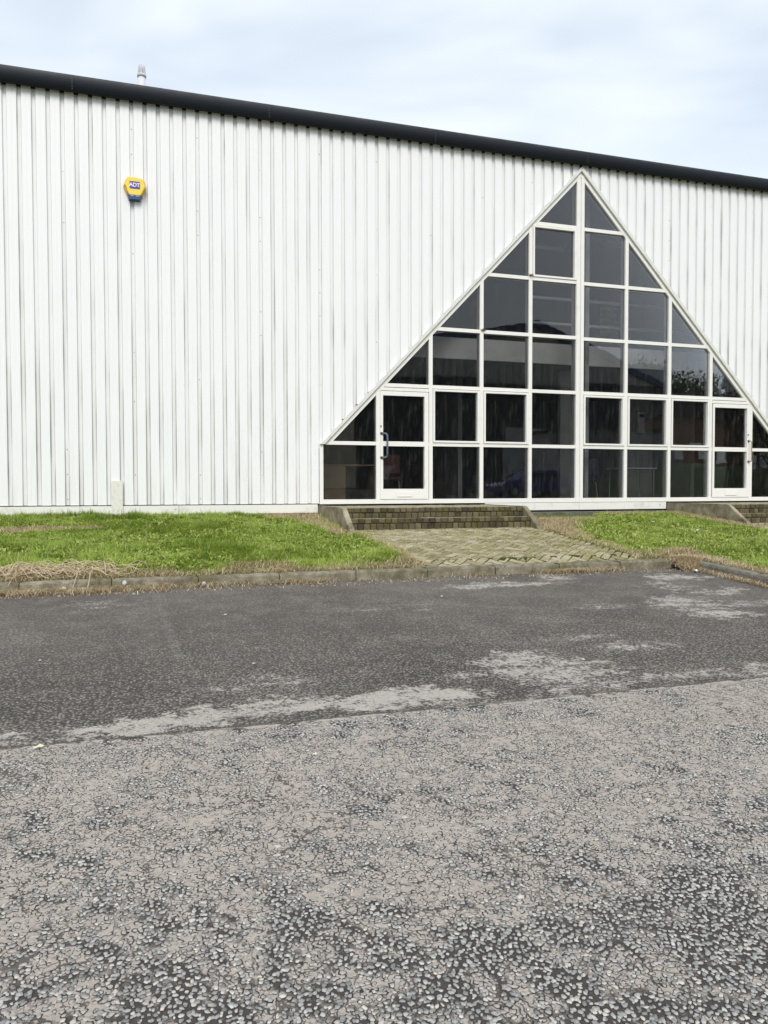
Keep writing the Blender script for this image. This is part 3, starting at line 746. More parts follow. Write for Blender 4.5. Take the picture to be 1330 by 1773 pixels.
HANDLE = flat('blue_grey_handle', (.09, .135, .18), .45); HANDLE2 = flat('rusty_cream_handle', (.36, .25, .14), .6)
METAL = flat('dull_metal', (.25, .24, .23), .45, metal=.7)
def door(c_, handle_right, hm):
    xa, xb = cell(c_); z0, z1 = .02, ROWZ[2]-.031
    mb = MB(); hl = .052 if not handle_right else .014; hr = .014 if not handle_right else .05
    # narrow fixed head with a shadow gap
    wpart(MB().box(xa, xb, -.036, .05, z1-.066, z1-.012).build('door_head', FRAME))
    wpart(MB().box(xa+.001, xb-.001, -.02, .045, z1-.0745, z1-.0665).box(xb-.0125 if not handle_right else xa, xb if not handle_right else xa+.0125, -.02, .045, .046, z1-.075).box(xa+.0005, xb-.0005, -.024, .045, z1-.0115, z1-.0005).build('gasket_shadow_line', DARK))
    dx0 = xa+.002 if not handle_right else xa+.013; dx1 = xb-.013 if not handle_right else xb-.002; dz1 = z1-.075
    sl_, sr = (.050, .075)
    if handle_right: sl_, sr = (.045, .075)
    mb = MB(); y0, y1 = -.042, .03
    mb.box(dx0, dx0+sl_, y0, y1, .046, dz1); mb.box(dx1-sr, dx1, y0, y1, .046, dz1)
    mb.box(dx0+sl_, dx1-sr, y0+.0015, y1, .046, .225); mb.box(dx0+sl_, dx1-sr, y0+.0015, y1, dz1-.075, dz1)
    mb.box(dx0+sl_, dx1-sr, y0+.0035, y1, ROWZ[1]-.042, ROWZ[1]+.042)
    d = wpart(mb.build('door', FRAME))
    gx0, gx1 = dx0+sl_-.008, dx1-sr+.008
    pane([(gx0, .217), (gx1, .217), (gx1, ROWZ[1]-.036), (gx0, ROWZ[1]-.036)], d)
    pane([(gx0, ROWZ[1]+.036), (gx1, ROWZ[1]+.036), (gx1, dz1-.067), (gx0, dz1-.067)], d)
    cx_ = (dx0+dx1)/2
    mb = MB().bbox(cx_-.15, cx_+.15, y0-.006, y0, .085, .175, .003)
    mb.box(cx_-.13, cx_+.13, y0-.012, y0-.006, .088, .094)
    lp = mb.build('letter_plate', FRAME, d)
    hx = dx0+.02 if not handle_right else dx1-.035; dirx = 1 if not handle_right else 1
    za, zb = ROWZ[1]-.245, ROWZ[1]+.175
    pts = [(hx, y0, zb)]
    rr = .055
    ex = .085 if not handle_right else .012; ey = -.075
    for k in range(5):
        t = k/4*math.pi/2; pts.append((hx+ex-(ex*.55)*(1-math.sin(t)), y0+ey+(.03)*(1-math.sin(t)), zb-.05*(1-math.cos(t))))
    for k in range(5):
        t = (1-k/4)*math.pi/2; pts.append((hx+ex-(ex*.55)*(1-math.sin(t)), y0+ey+(.03)*(1-math.sin(t)), za+.05*(1-math.cos(t))))
    pts.append((hx, y0, za))
    MB().tube(pts, .016 if not handle_right else .011, 10).build('handle', hm, d, True)
    for zq in (za, zb): MB().tube([(hx, y0-.012, zq), (hx, y0, zq)], .024, 12).build('handle_rose', DARK if not handle_right else flat('rust', (.10, .045, .02), .8), d)
    MB().tube([(hx-.01, y0-.008, ROWZ[1]+.30), (hx-.01, y0, ROWZ[1]+.30)], .016, 12).build('lock', METAL, d)
    return d
door(-4, False, HANDLE); door(3, True, HANDLE2)

# ------------------------------------------------------------------ inside the entrance hall
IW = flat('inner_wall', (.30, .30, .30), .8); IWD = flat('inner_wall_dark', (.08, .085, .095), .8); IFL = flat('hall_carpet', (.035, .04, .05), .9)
IWHITE = flat('white_board', (.72, .73, .74), .7); STEEL = flat('grey_steel_column', (.42, .44, .46), .5)
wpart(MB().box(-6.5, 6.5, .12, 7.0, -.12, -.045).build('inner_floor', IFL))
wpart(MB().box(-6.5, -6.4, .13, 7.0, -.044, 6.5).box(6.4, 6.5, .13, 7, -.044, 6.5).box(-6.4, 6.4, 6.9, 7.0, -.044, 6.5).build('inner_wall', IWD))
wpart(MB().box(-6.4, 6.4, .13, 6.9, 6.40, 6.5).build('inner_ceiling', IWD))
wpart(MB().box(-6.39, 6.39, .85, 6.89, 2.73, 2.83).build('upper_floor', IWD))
wpart(MB().box(-6.39, 6.39, .80, .849, 2.70, 3.10).build('bulkhead', IWHITE))
for xx in (.46, 5.0):
    wpart(MB().box(xx-.045, xx+.045, .45, .56, -.044, 6.39).build('column', STEEL))
for zz in (4.18, 3.66): wpart(MB().tube([(-.2, 1.5, zz), (6.3, 1.5, zz)], .032, 8).build('guard_rail', IWHITE, None, True))
wpart(MB().box(.43, .86, 1.40, 1.50, -.044, 2.69).build('partition', IW))
wpart(MB().box(4.2, 4.3, 2.0, 6.8, -.044, 2.69).build('partition', IW)); wpart(MB().box(-1.2, -1.1, 3.0, 6.8, -.044, 2.69).build('partition', IW))
lt = empty('strip_light', (.47, 2, 5.4), 'white tubular strip light hanging behind the top left opening window', 'light')
MB().tube([(-.38, 0, 0), (.36, 0, 0)], .045, 10).build('tube', IWHITE, lt, True); MB().box(-.36, .34, -.03, .03, .046, .10).build('housing', IWD, lt)
lt2 = empty('strip_light', (2.6, 2.4, 5.75), 'wide pale light fitting behind the topmost right pane', 'light')
MB().box(-.5, .5, -.12, .12, 0, .05).build('diffuser', IWHITE, lt2); MB().box(-.4, .4, -.08, .08, .051, .09).build('housing', IWD, lt2)
# filing cabinet with yellow shelves on the upper floor
YEL = flat('yellow_shelf', (.62, .45, .12), .6)
sh = empty('shelf_rack', (2.2, 2.5, 2.83), 'small rack of yellow shelves upstairs behind the guard rails', 'shelves')
mb = MB()
for q in range(6): mb.box(-.22, .22, -.15, .15, .9+q*.13, .97+q*.13)
mb.build('shelf', YEL, sh); MB().box(-.25, -.225, -.16, .16, 0, 1.75).box(.225, .25, -.16, .16, 0, 1.75).build('upright', IWD, sh)
# reception desk and chairs
WOOD = flat('desk_wood', (.36, .25, .14), .5, var=.2)
dk = empty('reception_desk', (-4.35, 1.5, -.045), 'wooden desk seen through the lowest left corner pane', 'desk')
MB().bbox(-.45, .75, -.35, .35, .70, .73, .006).build('desktop', WOOD, dk); MB().box(-.42, .10, -.32, .32, 0, .699).build('pedestal', WOOD, dk)
MB().box(.70, .73, -.32, .32, 0, .699).build('leg', WOOD, dk)
def chair(loc, rz, lab, cm):
    t = empty('office_chair', loc, lab, 'chair'); t.rotation_euler.z = rz
    MB().bbox(-.23, .23, -.23, .23, .43, .50, .02).build('seat', cm, t)
    b = MB().bbox(-.21, .21, .20, .25, .55, .92, .02).build('backrest', cm, t)
    MB().box(-.02, .02, .23, .26, .40, .60).build('back_stem', DARK, t)
    for sx in (-1, 1):
        for sy in (-1, 1): MB().tube([(sx*.18, sy*.18, .43), (sx*.22, sy*.22, 0)], .012, 6).build('leg', STEEL, t)
CH1 = flat('dark_red_fabric', (.12, .05, .05), .9); CH2 = flat('navy_fabric', (.03, .04, .09), .9)
chair((-3.35, 1.3, -.045), R(160), 'dark red chair beside the wooden desk behind the left door', CH1)
chair((1.5, 2.2, -.045), R(200), 'navy chair inside behind the panes right of the centre mullion', CH2)
tb = empty('hall_table', (2.6, 2.0, -.045), 'small pale table inside behind the lower right panes', 'table')
MB().bbox(-.45, .45, -.3, .3, .70, .73, .006).build('tabletop', IWHITE, tb)
for sx in (-1, 1):
    for sy in (-1, 1): MB().tube([(sx*.4, sy*.25, .70), (sx*.4, sy*.25, 0)], .014, 6).build('leg', STEEL, tb)
ht = empty('wall_heater', (3.5, 2.9, 1.8), 'slim white wall heater inside behind the second opening window right of centre', 'heater')
wpart(MB().box(2.95, 3.9, 3.0, 3.08, -.044, 2.69).build('partition', IW))
MB().bbox(-.09, .09, -.02, .09, -.25, .25, .01).build('casing', IWHITE, ht); MB().box(-.06, .06, -.024, -.02, .12, .2).build('grille', DARK, ht)
BRK = flat('orange_brick', (.30, .10, .04), .8, var=.3, sc=20)
wpart(MB().box(4.31, 5.6, 4.0, 4.1, -.044, 2.69).build('brick_wall', BRK))

# ------------------------------------------------------------------ alarm box
al = empty('alarm_box', (-7.95, -.035, 4.86), 'yellow and blue burglar alarm box with a white lettered badge, on the white cladding', 'alarm')
YELL = flat('alarm_yellow', (.82, .60, .07), .35, var=.05); BLUE = flat('alarm_blue', (.012, .045, .17), .35, var=.1); LENS = flat('pale_blue_lens', (.20, .42, .72), .2, var=.1)
PUR = flat('badge_violet', (.06, .045, .27), .4, var=.05); WHT = flat('badge_white', (.85, .85, .85), .4, var=.02)
hexp = [(-.150, .075), (-.135, .060), (-.088, -.070), (-.070, -.085), (.085, -.085), (.102, -.070), (.160, .050), (.162, .075), (.135, .170), (.115, .190), (.02, .205), (-.085, .205), (-.108, .190)]
shell_y = flat('alarm_yellow_shaded', (.62, .36, .02), .4, var=.05)  # darker orange copy of the yellow: side shade put into the colour
def shell(pts, y0, y1, sc, name, mat, par):
    cx_ = sum(p[0] for p in pts)/len(pts); cz_ = sum(p[1] for p in pts)/len(pts); n = len(pts)
    v = [(cx_+(x-cx_)*sc, y0, cz_+(z-cz_)*sc) for x, z in pts]+[(x, y0+.02, z) for x, z in pts]+[(x, y1, z) for x, z in pts]
    f = [tuple(range(n))]+[((i+1) % n, i, n+i, n+(i+1) % n) for i in range(n)]+[(n+(i+1) % n, n+i, 2*n+i, 2*n+(i+1) % n) for i in range(n)]+[tuple(range(3*n-1, 2*n-1, -1))]
    return MB().add(v, f).build(name, mat, par)
shell(hexp, -.105, .0, .90, 'cover', YELL, al)
shell([(-.112, -.002), (-.085, -.135), (.085, -.135), (.130, .0)], -.092, .0, .93, 'strobe_base', BLUE, al)
for xa_, xb_ in ((-.055, -.01), (.02, .07)): MB().bbox(xa_, xb_, -.101, -.088, -.095, -.075, .003).build('strobe_lens', LENS, al)
shell([(-.165, .07), (-.105, -.068), (.115, -.068), (.175, .06), (.155, .17), (-.13, .17)], -.06, .001, .98, 'back_plate', shell_y, al)
bd = MB().box(-.068, .084, -.1075, -.105, .020, .134).build('badge', PUR, al)
cu = bpy.data.curves.new('lettering', 'FONT'); cu.body = 'ADT'; cu.size = .082; cu.align_x = 'CENTER'; cu.align_y = 'CENTER'; cu.extrude = .001; cu.offset = .0012; cu.space_character = .92
to = bpy.data.objects.new('tmp', cu); C.objects.link(to); dg = bpy.context.evaluated_depsgraph_get(); me = bpy.data.meshes.new_from_object(to.evaluated_get(dg)); bpy.data.objects.remove(to)
lo = bpy.data.objects.new('lettering', me); me.materials.clear(); me.materials.append(WHT); C.objects.link(lo); lo.parent = bd; lo.rotation_euler = (R(90), 0, 0); lo.location = (.005, -.1088, .078)

# ------------------------------------------------------------------ flue behind the ridge
fl = empty('flue_pipe', (-7.85, 10.0, 6.8), 'pale round flue pipe with a slotted cap rising behind the roof edge', 'chimney')
FLM = flat('flue_metal', (.62, .63, .66), .5, var=.08); FLD = flat('flue_cap_metal', (.52, .53, .55), .6)
MB().tube([(0, 0, -.3), (0, 0, 5.02)], .105, 20).build('pipe', FLM, fl, True)
MB().tube([(0, 0, 4.98), (0, 0, 5.06)], .122, 20).build('collar', FLD, fl, True)
mb = MB()
for k in range(8):
    a = k*math.pi/4; mb.tube([(.105*math.cos(a), .105*math.sin(a), 5.06), (.075*math.cos(a), .075*math.sin(a), 5.30)], .014, 5)
mb.tube([(0, 0, 5.06), (0, 0, 5.26)], [.06, .03], 10)
mb.build('cap', FLD, fl)

# ------------------------------------------------------------------ grass, straw, weeds
def blades(name, mat, X, Y, Z, H, W, lean, az, rnd, bend=.5):
    n = len(X)
    dx = np.cos(az); dy = np.sin(az); px, py = -dy, dx
    # 5 verts: base pair, mid pair, tip
    v = np.empty((n, 5, 3), np.float32)
    mx_ = lean*H*.35; tx = lean*H
    for k, (o_, h_, s_) in enumerate([(0, 0, -.5), (0, 0, .5), (1, .6, -.4), (1, .6, .4), (2, 1, 0)]):
        off = [0, mx_, tx][o_] if o_ else 0
        hh = H*h_*np.sqrt(np.maximum(.05, 1-(lean*.75*h_)**2))
        v[:, k, 0] = X+dx*off+px*W*s_; v[:, k, 1] = Y+dy*off+py*W*s_; v[:, k, 2] = Z+hh
    me = bpy.data.meshes.new(name); me.vertices.add(n*5); me.vertices.foreach_set('co', v.ravel())
    base = (np.arange(n)*5)[:, None]
    loops = np.concatenate([base+0, base+1, base+3, base+2, base+2, base+3, base+4], 1).astype(np.int32).ravel()
    me.loops.add(n*7); me.loops.foreach_set('vertex_index', loops)
    me.polygons.add(n*2); st = np.stack([np.arange(n)*7, np.arange(n)*7+4], 1).ravel().astype(np.int32)
    me.polygons.foreach_set('loop_start', st); me.update(calc_edges=True)
    a = me.attributes.new('rnd', 'FLOAT', 'FACE'); a.data.foreach_set('value', np.repeat(rnd.astype(np.float32), 2))
    me.materials.append(mat); o = bpy.data.objects.new(name, me); C.objects.link(o); return o
def mk_leaf(name, stops, trans=.3, rough=.55):
    m = M(name, rough, .35)
    a = m.n('ShaderNodeAttribute', attribute_name='rnd')
    c = m.ramp(a.outputs['Fac'], stops); m.col(c)
    out = [n for n in m.t.nodes if n.type == 'OUTPUT_MATERIAL'][0]
    tr = m.n('ShaderNodeBsdfTranslucent'); m.link(c, tr.inputs[0]); ms = m.n('ShaderNodeMixShader'); ms.inputs[0].default_value = trans
    m.link(m.b.outputs[0], ms.inputs[1]); m.link(tr.outputs[0], ms.inputs[2]); m.link(ms.outputs[0], out.inputs[0])
    return m.m
GRASS = mk_leaf('grass_blade', [(0, (.13, .195, .026)), (.3, (.235, .335, .045)), (.6, (.37, .47, .08)), (.85, (.52, .60, .16)), (1, (.72, .66, .36))], .35)
STRAW = mk_leaf('dry_straw', [(0, (.17, .11, .06)), (.25, (.40, .29, .16)), (.6, (.62, .50, .31)), (1, (.80, .72, .52))], .15, .7)
n1, n2, n3 = vnoise(11), vnoise(12), vnoise(13)
def lawn_zv(X, Y): return np.where(Y > -4.7, -.2+.0933*Y-.042*np.clip((-4.33-Y)/.2, 0, 1), -.674+.068*(Y+4.7))
def dryness(X, Y):
    """0 green .. 1 straw, at real places on the lawns"""
    d = np.zeros_like(X)
    def bl(x, y, rx, ry, w=1.): 
        nonlocal d
        q = ((X-x)/rx)**2+((Y-y)/ry)**2; d = np.maximum(d, w*np.clip(1.4-q, 0, 1))
    nn = n2(X, Y, 1.6)
    d = np.maximum(d, np.clip((-(Y)-4.22-(nn-.5)*.5)/.16, 0, 1)*(X < -4.7))             # kerb edge, left lawn
    d = np.maximum(d, np.clip((-(Y)-4.12-(nn-.5)*.4)/.2, 0, 1)*(X > -2.1)*(X < -.9)*(Y > -4.8))
    d = np.maximum(d, np.clip((.36-(X+1.19)-(nn-.5)*.3)/.15, 0, 1)*(Y < -4.5)*(X > -1.3))  # along side kerb
    bl(-9.35, -1.45, .55, .30); bl(-8.75, -1.40, .45, .24, .9); bl(-9.6, -1.6, .3, .12, .8)
    bl(-5.5, -.35, .55, .45, 1.); bl(-5.3, -1.0, .25, .8, .8); bl(-5.2, -2.0, .2, .5, .9)
    d = np.maximum(d, np.clip((X+5.02-(nn-.5)*.3)/.12, 0, 1)*(Y < -1.9)*(Y > -4.6)*(X < -4.5)*.8)
    bl(-1.5, -1.55, .55, .6, 1.); bl(-1.75, -2.3, .3, .8, .9); bl(-1.0, -1.15, .8, .22, .9); bl(.2, -.55, 1.4, .16, .6)
    d = np.maximum(d, np.clip((-1.72-X-(nn-.5)*.25)/.12, 0, 1)*(Y > -4.6)*(X > -2.3)*.8)
    bl(1.75, -1.3, .22, 1.2, .85); bl(1.9, -2.5, .25, .7, .6)
    return d
def in_lawn(X, Y):
    L1 = (X < -5.06) & (Y > -4.54) & (Y < -.06)
    L1 |= (X >= -5.06) & (X < -4.83+(n3(X, Y, 2.5)-.5)*.3) & (Y < -2.25) & (Y > -4.54)
    R1 = (X > -1.98+(n3(X, Y, 3)-.5)*.12) & (X < 1.95) & (Y > -4.54) & (Y < -.42-.62*np.clip((-.05-X+(n3(X, Y, 2.)-.5)*.8)/.3, 0, 1))
    slope_edge = 2.0+(-2.2-Y)*1.0
    R2 = (X > 1.94) & (X < 9) & (Y < -3.95) & (Y > -4.56)
    R3 = (X > -1.16) & (X < 9) & (Y <= -4.54) & (Y > -9)
    return L1 | R1 | R2 | R3
def scatter(x0, x1, y0, y1, dens):
    n = int((x1-x0)*(y1-y0)*dens); return rng.uniform(x0, x1, n), rng.uniform(y0, y1, n)
Xs, Ys = [], []
for b in [(-11.2, -4.7, -4.56, -.05, 8200), (-2.05, 2.0, -4.56, -.4, 7500), (-1.2, 4.6, -7.4, -4.4, 5200), (-15.5, -11.2, -4.56, -.05, 900), (1.9, 8, -4.6, -3.9, 2500)]:
    a_, c_ = scatter(*b); Xs.append(a_); Ys.append(c_)
X = np.concatenate(Xs); Y = np.concatenate(Ys)
k = in_lawn(X, Y); X, Y = X[k], Y[k]
dr = dryness(X, Y)
k = rng.random(len(X)) > dr*1.0; X, Y, dr = X[k], Y[k], dr[k]
n = len(X)
cl = n1(X, Y, 3.2); cl2 = n2(X, Y, 9.); big = n3(X, Y, .7)
# tussocks
H = (.024+.050*np.clip(cl*1.5-.45, 0, 1)*1.4+.03*cl2)*rng.uniform(.55, 1.25, n)
H *= np.where(X > -3, .72, 1.0)
H *= np.where(rng.random(n) < .05, 1.6, 1.0)
H *= np.where((X < -5) & (Y > -.5), 1.35, 1.0)
rn = np.clip(.10+.44*rng.random(n)+.50*(cl2-.35)+.14*(big-.5)-.22*np.clip(cl-.5, 0, 1)+.22*dr+np.where(X > -3, .05, 0)+np.where(Y < -3.7, .1, 0)*(X < -3), 0, .93)
rn = np.where(rng.random(n) < .035, .98, rn)
az = rng.uniform(0, 2*np.pi, n)*.6+n1(X+40, Y, 1.4)*9
tag(blades('lawn_grass', GRASS, X, Y, lawn_zv(X, Y)-.012, H, rng.uniform(.0045, .0105, n), rng.uniform(.2, 1.1, n), az, rn), kind='stuff')
# broad flat weeds (clover, plantain) worked through the left lawn
X, Y = scatter(-11, -4.9, -4.4, -.15, 240); X2, Y2 = scatter(-1.9, 4, -6.5, -.6, 160); X = np.r_[X, X2]; Y = np.r_[Y, Y2]
k = in_lawn(X, Y) & (dryness(X, Y) < .3) & (n2(X, Y, 2.2) > .42); X, Y = np.repeat(X[k], 4), np.repeat(Y[k], 4); n = len(X)
tag(blades('broadleaf_weeds', GRASS, X+rng.normal(0, .012, n), Y+rng.normal(0, .012, n), lawn_zv(X, Y)+.008, rng.uniform(.045, .085, n), rng.uniform(.014, .026, n), rng.uniform(1.0, 1.3, n), rng.uniform(0, 6.28, n), np.clip(rng.normal(.55, .22, n), .1, .9)), kind='stuff')
# dead grass: where it is dry, over the kerb and along its foot
Xs, Ys, Zs = [], [], []
X, Y = scatter(-11.2, -4.6, -4.60, -.05, 4200); k = (in_lawn(X, Y) | ((Y < -4.5) & (X < -4.9))) & (rng.random(len(X)) < np.maximum(dryness(X, Y), .03)); Xs.append(X[k]); Ys.append(Y[k]); Zs.append(lawn_zv(X[k], Y[k]))
X, Y = scatter(-2.1, 4.5, -7.4, -.40, 4200); k = in_lawn(X, Y) & (rng.random(len(X)) < np.maximum(dryness(X, Y), .05)); Xs.append(X[k]); Ys.append(Y[k]); Zs.append(lawn_zv(X[k], Y[k]))
def foot(x0, x1, dens, amp=.10):
    n = int((x1-x0)*dens); X = rng.uniform(x0, x1, n); m_ = n1(X, X*0, 1.9)
    if x0 < -5: m_ = m_+np.clip((-7.6-X)*.5, 0, .45)
    k = rng.random(n) < np.clip(m_*5-2.6, .04, 1); X = X[k]; m_ = m_[k]
    Y = KY-.004-np.abs(rng.normal(0, .035+amp*m_*.7, len(X))); return X, Y
for a_ in [(-11.2, -7.6, 1100, .10), (-7.6, -1.45, 420, .035)]:
    X, Y = foot(*a_); Xs.append(X); Ys.append(Y); Zs.append(-.775+.068*(Y+4.7)+.004)
# corner tuft between the two kerbs, foot of side kerb
n = 2600; X = rng.normal(-1.37, .09, n); Y = rng.normal(-4.74, .09, n); Xs.append(X); Ys.append(Y); Zs.append(-.805+.12*np.clip((Y+4.98)/.26, 0, 1)+rng.uniform(.005, .03, n))
n = 1100; Y = rng.uniform(-7.4, -4.8, n); X = -1.335-np.abs(rng.normal(0, .035, n))+(-4.86-Y)*.023; Xs.append(X); Ys.append(Y); Zs.append(-.775+.068*(Y+4.7)+.004)
n = 500; X = rng.normal(-2.95, .16, n); Y = KY-.01-np.abs(rng.normal(0, .03, n)); Xs.append(X); Ys.append(Y); Zs.append(np.full(n, -.772))
X = np.concatenate(Xs); Y = np.concatenate(Ys); Z = np.concatenate(Zs); n = len(X)
rn = np.clip(.25+.6*rng.random(n)+.35*(n2(X, Y, 6)-.5), 0, 1)
tag(blades('dry_grass', STRAW, X, Y, Z-.004, rng.uniform(.035, .11, n), rng.uniform(.003, .0065, n), rng.uniform(1.08, 1.33, n), np.where(rng.random(n) < .75, rng.normal(0, .55, n)+np.pi*(rng.random(n) < .5), rng.uniform(0, 6.28, n)), rn), kind='stuff')
# leaf litter crumbs on path and road edge
X, Y = scatter(-5, -1.9, -4.5, -1.9, 160); X2, Y2 = scatter(-11, -1.4, -4.95, KY-.01, 500); X3, Y3 = scatter(-4.9, -2, -1.86, -.1, 60)
Z = np.r_[lawn_zv(X, Y)+.004, -.775+.068*(Y2+4.7)+.003, np.where(Y3 > -1.5, -.07, -.222)]
X = np.r_[X, X2, X3]; Y = np.r_[Y, Y2, Y3]; n = len(X)
tag(blades('leaf_litter', STRAW, X, Y, Z, rng.uniform(.012, .03, n), rng.uniform(.004, .012, n), np.full(n, 1.31), rng.uniform(0, 6.28, n), rng.random(n)*.8), kind='stuff')
# tangle of dead stems over the left kerb
random.seed(3)
mb = MB(); leaf = MB()
for i in range(130):
    x = random.gauss(-8.7, .36); y = random.uniform(-4.45, -4.2); z = lawn_z(0, y)
    L_ = random.uniform(.25, .5); a = random.choice([random.uniform(-.95, .25), random.uniform(-3.3, -2.2), random.uniform(-2.4, -.7)]); pts = []; h = random.uniform(.03, .11)
    for k in range(6):
        t = k/5; xx = x+math.cos(a)*L_*t+random.uniform(-.012, .012); yy = y+math.sin(a)*L_*t*.8
        zz = z+h*math.sin(math.pi*min(1, t*1.25))*1.0 if yy > KY else max(ground_z(yy)+.008, z+h*.8-(KY-yy)*1.6)
        yy = max(yy, -4.92); pts.append((xx, yy, max(zz, ground_z(yy)+.008)))
    mb.tube(pts, random.uniform(.0022, .0042), 4)
STEM = flat('dead_stem', (.52, .42, .28), .8, var=.3, sc=12)
wd = empty('dead_weed', (-8.5, -4.4, -.61), 'tangle of dead straw-coloured stems spilling over the left kerb', 'dead plant')
mb.v = [(a+8.5, b+4.4, c+.61) for a, b, c in mb.v]
mb.build('stems', STEM, wd)

# ------------------------------------------------------------------ litter, caps, stones, moss tufts
PAPER = flat('white_paper', (.80, .80, .80), .7, var=.05)
def scrap(name, loc, size, label, cat, mat=PAPER, seed=0, group=None):
    random.seed(seed); bm = bmesh.new(); bmesh.ops.create_grid(bm, x_segments=5, y_segments=4, size=size/2)
    for v in bm.verts: v.co.z = random.uniform(0, size*.38); v.co.x += random.uniform(-.12, .12)*size; v.co.y *= random.uniform(.5, .8)
    bmesh.ops.solidify(bm, geom=bm.faces[:], thickness=.0012)
    me = bpy.data.meshes.new(name); bm.to_mesh(me); bm.free(); me.materials.append(mat); o = bpy.data.objects.new(name, me); C.objects.link(o)
    o.location = loc; o.rotation_euler.z = seed; return tag(o, label, cat, group)
scrap('paper_scrap', (.29, -2.95, lawn_z(0, -2.95)+.045), .085, 'crumpled white paper scrap lying on the right lawn', 'litter', seed=1)
scrap('paper_scrap', (.42, -2.98, lawn_z(0, -2.98)+.04), .035, 'tiny white scrap just right of the crumpled paper', 'litter', seed=2)
scrap('paper_scrap', (.25, -1.9, lawn_z(0, -1.9)+.04), .045, 'small white scrap high on the right lawn', 'litter', seed=3)
scrap('paper_scrap', (-1.47, -5.02, ground_z(-5.02)+.012), .07, 'flattened white scrap in the straw beside the kerb corner', 'litter', seed=4)
scrap('leaf', (-6.35, -3.55, lawn_z(0, -3.55)+.05), .045, 'pale curled leaf on the left lawn', 'leaf', flat('pale_leaf', (.6, .55, .42), .8), seed=5)
LEAFM = flat('cream_leaf', (.62, .60, .46), .7)
x_, y_ = -8.31, -8.64; scrap('leaf', (x_, y_, ground_z(y_)+.014), .045, 'cream fallen leaf lying where the two asphalt surfaces meet', 'leaf', LEAFM, seed=6)
x_, y_ = -7.03, -9.05; scrap('leaf', (x_, y_, ground_z(y_)+.014), .025, 'small pale leaf on the road below the worn white patch', 'leaf', LEAFM, seed=7)
CAP = flat('white_cap', (.48, .49, .48), .6)
for i, (px, py, dy, lab) in enumerate([(-7.26, -4.61, 0, 'round white reflector stud at the foot of the kerb'), (-8.59, -4.65, 0, 'small white cap in the straw under the dead stems'), (-8.03, -4.33, .0, 'white cap on the kerb face among the dead stems')]):
    x_, y_ = px, py; y_ = max(min(y_, KY-.02), -4.9); z_ = ground_z(y_)+(.03 if i != 2 else .07)
    if i == 2: y_ = KY-.012
    t = MB().tube([(0, 0, 0), (0, .012, 0)], [.021, .024], 14).tube([(0, -.004, 0), (0, .0, 0)], [.012, .020], 14).build('bottle_cap', CAP)
    t.location = (x_, y_, z_); t.rotation_euler = (R(-12), 0, R(-15)); tag(t, lab, 'cap')
# loose pale stones on the asphalt
STN = flat('pale_stone', (.50, .47, .42), .8, var=.2, sc=40)
stones = [(-7.17, -6.02), (-8.5, -7.08), (-7.93, -4.98), (-7.12, -7.49), (-6.95, -8.67), (-4.86, -7.94), (-5.05, -5.71), (-6.81, -9.74), (-7.67, -10.18), (-5.75, -9.87), (-6.61, -10.35), (-7.34, -9.82)]
for i, (px, py) in enumerate(stones):
    x_, y_ = px, py; random.seed(i); bm = bmesh.new(); bmesh.ops.create_icosphere(bm, subdivisions=1, radius=.009+.005*random.random())
    for v in bm.verts: v.co = Vector((v.co.x*1.3, v.co.y, v.co.z*.6))*random.uniform(.75, 1.2)
    me = bpy.data.meshes.new('loose_stone'); bm.to_mesh(me); bm.free(); me.materials.append(STN); o = bpy.data.objects.new('loose_stone', me); C.objects.link(o)
    o.location = (x_, y_, ground_z(y_)+.012); tag(o, 'loose pale stone chip lying on the asphalt', 'stone', 'loose stone chips on the asphalt')
# moss tufts on the glazing bars and on the verge
TUFT = mk_leaf('moss_tuft_green', [(0, (.09, .09, .02)), (1, (.28, .27, .08))], .2)
def tuft(x, z, r, lab):
    n = 90; o = blades('moss_tuft', TUFT, rng.normal(0, r*.5, n), -np.abs(rng.normal(0, r*.4, n)), np.zeros(n), rng.uniform(.5, 1.1, n)*r, np.full(n, .005), rng.uniform(.3, 1.2, n), rng.uniform(0, 6.28, n), rng.random(n))
    o.location = (x, -.03, z); tag(o, lab, 'moss')
tuft(-1.04, 4.13, .045, 'small moss tuft on the frame joint high up left of the centre mullion')
tuft(-2.0, 3.07, .045, 'small moss tuft on the frame joint above the opening windows left of centre')
tuft(-4.345, 1.66, .028, 'moss tuft on the lower end of the left sloping edge')
tuft(-4.595, 1.40, .024, 'moss tuft near the bottom corner of the left sloping edge')
tuft(-4.135, 1.88, .028, 'moss tuft on the sloping edge beside the left door head')

# ------------------------------------------------------------------ what stands across the road, mirrored in the glass
def cladm(name, a, b, per):
    m = M(name, .6, .3); x, y, z = m.xyz()
    u = m.math('MULTIPLY', x, 1/per); fr_ = m.math('FRACT', u)
    return m.col(m.mix(m.math('MULTIPLY', m.ss(m.math('ABSOLUTE', m.math('SUBTRACT', fr_, .5)), .38, .45), .8), a, b))
def ribwall(name, mat, par, x0, x1, y, z0, z1, per=.5, dp=.08):
    mb = MB(); x = x0; vs = []
    while x < x1:
        vs += [(x, 0), (x+per*.55, 0), (x+per*.65, -dp), (x+per*.9, -dp)]; x += per
    vs.append((x, 0)); v = [(a, y-b*-1, z0) for a, b in vs]+[(a, y-b*-1, z1) for a, b in vs]; n = len(vs)
    return obj(name, v, [(i, i+1, n+i+1, n+i) for i in range(n-1)], mat, par)
OY = -45.0
ow = empty('opposite_warehouse', (24, OY, .2), 'large gabled warehouse across the road with blue verge, seen mirrored in the glass', 'building')
CREAM = flat('cream_cladding', (.50, .47, .38), .7); NAVY = flat('navy_cladding', (.03, .04, .06), .6); GREYC = flat('pale_grey_cladding', (.50, .51, .53), .6); BLUEV = flat('blue_verge', (.02, .06, .16), .5)
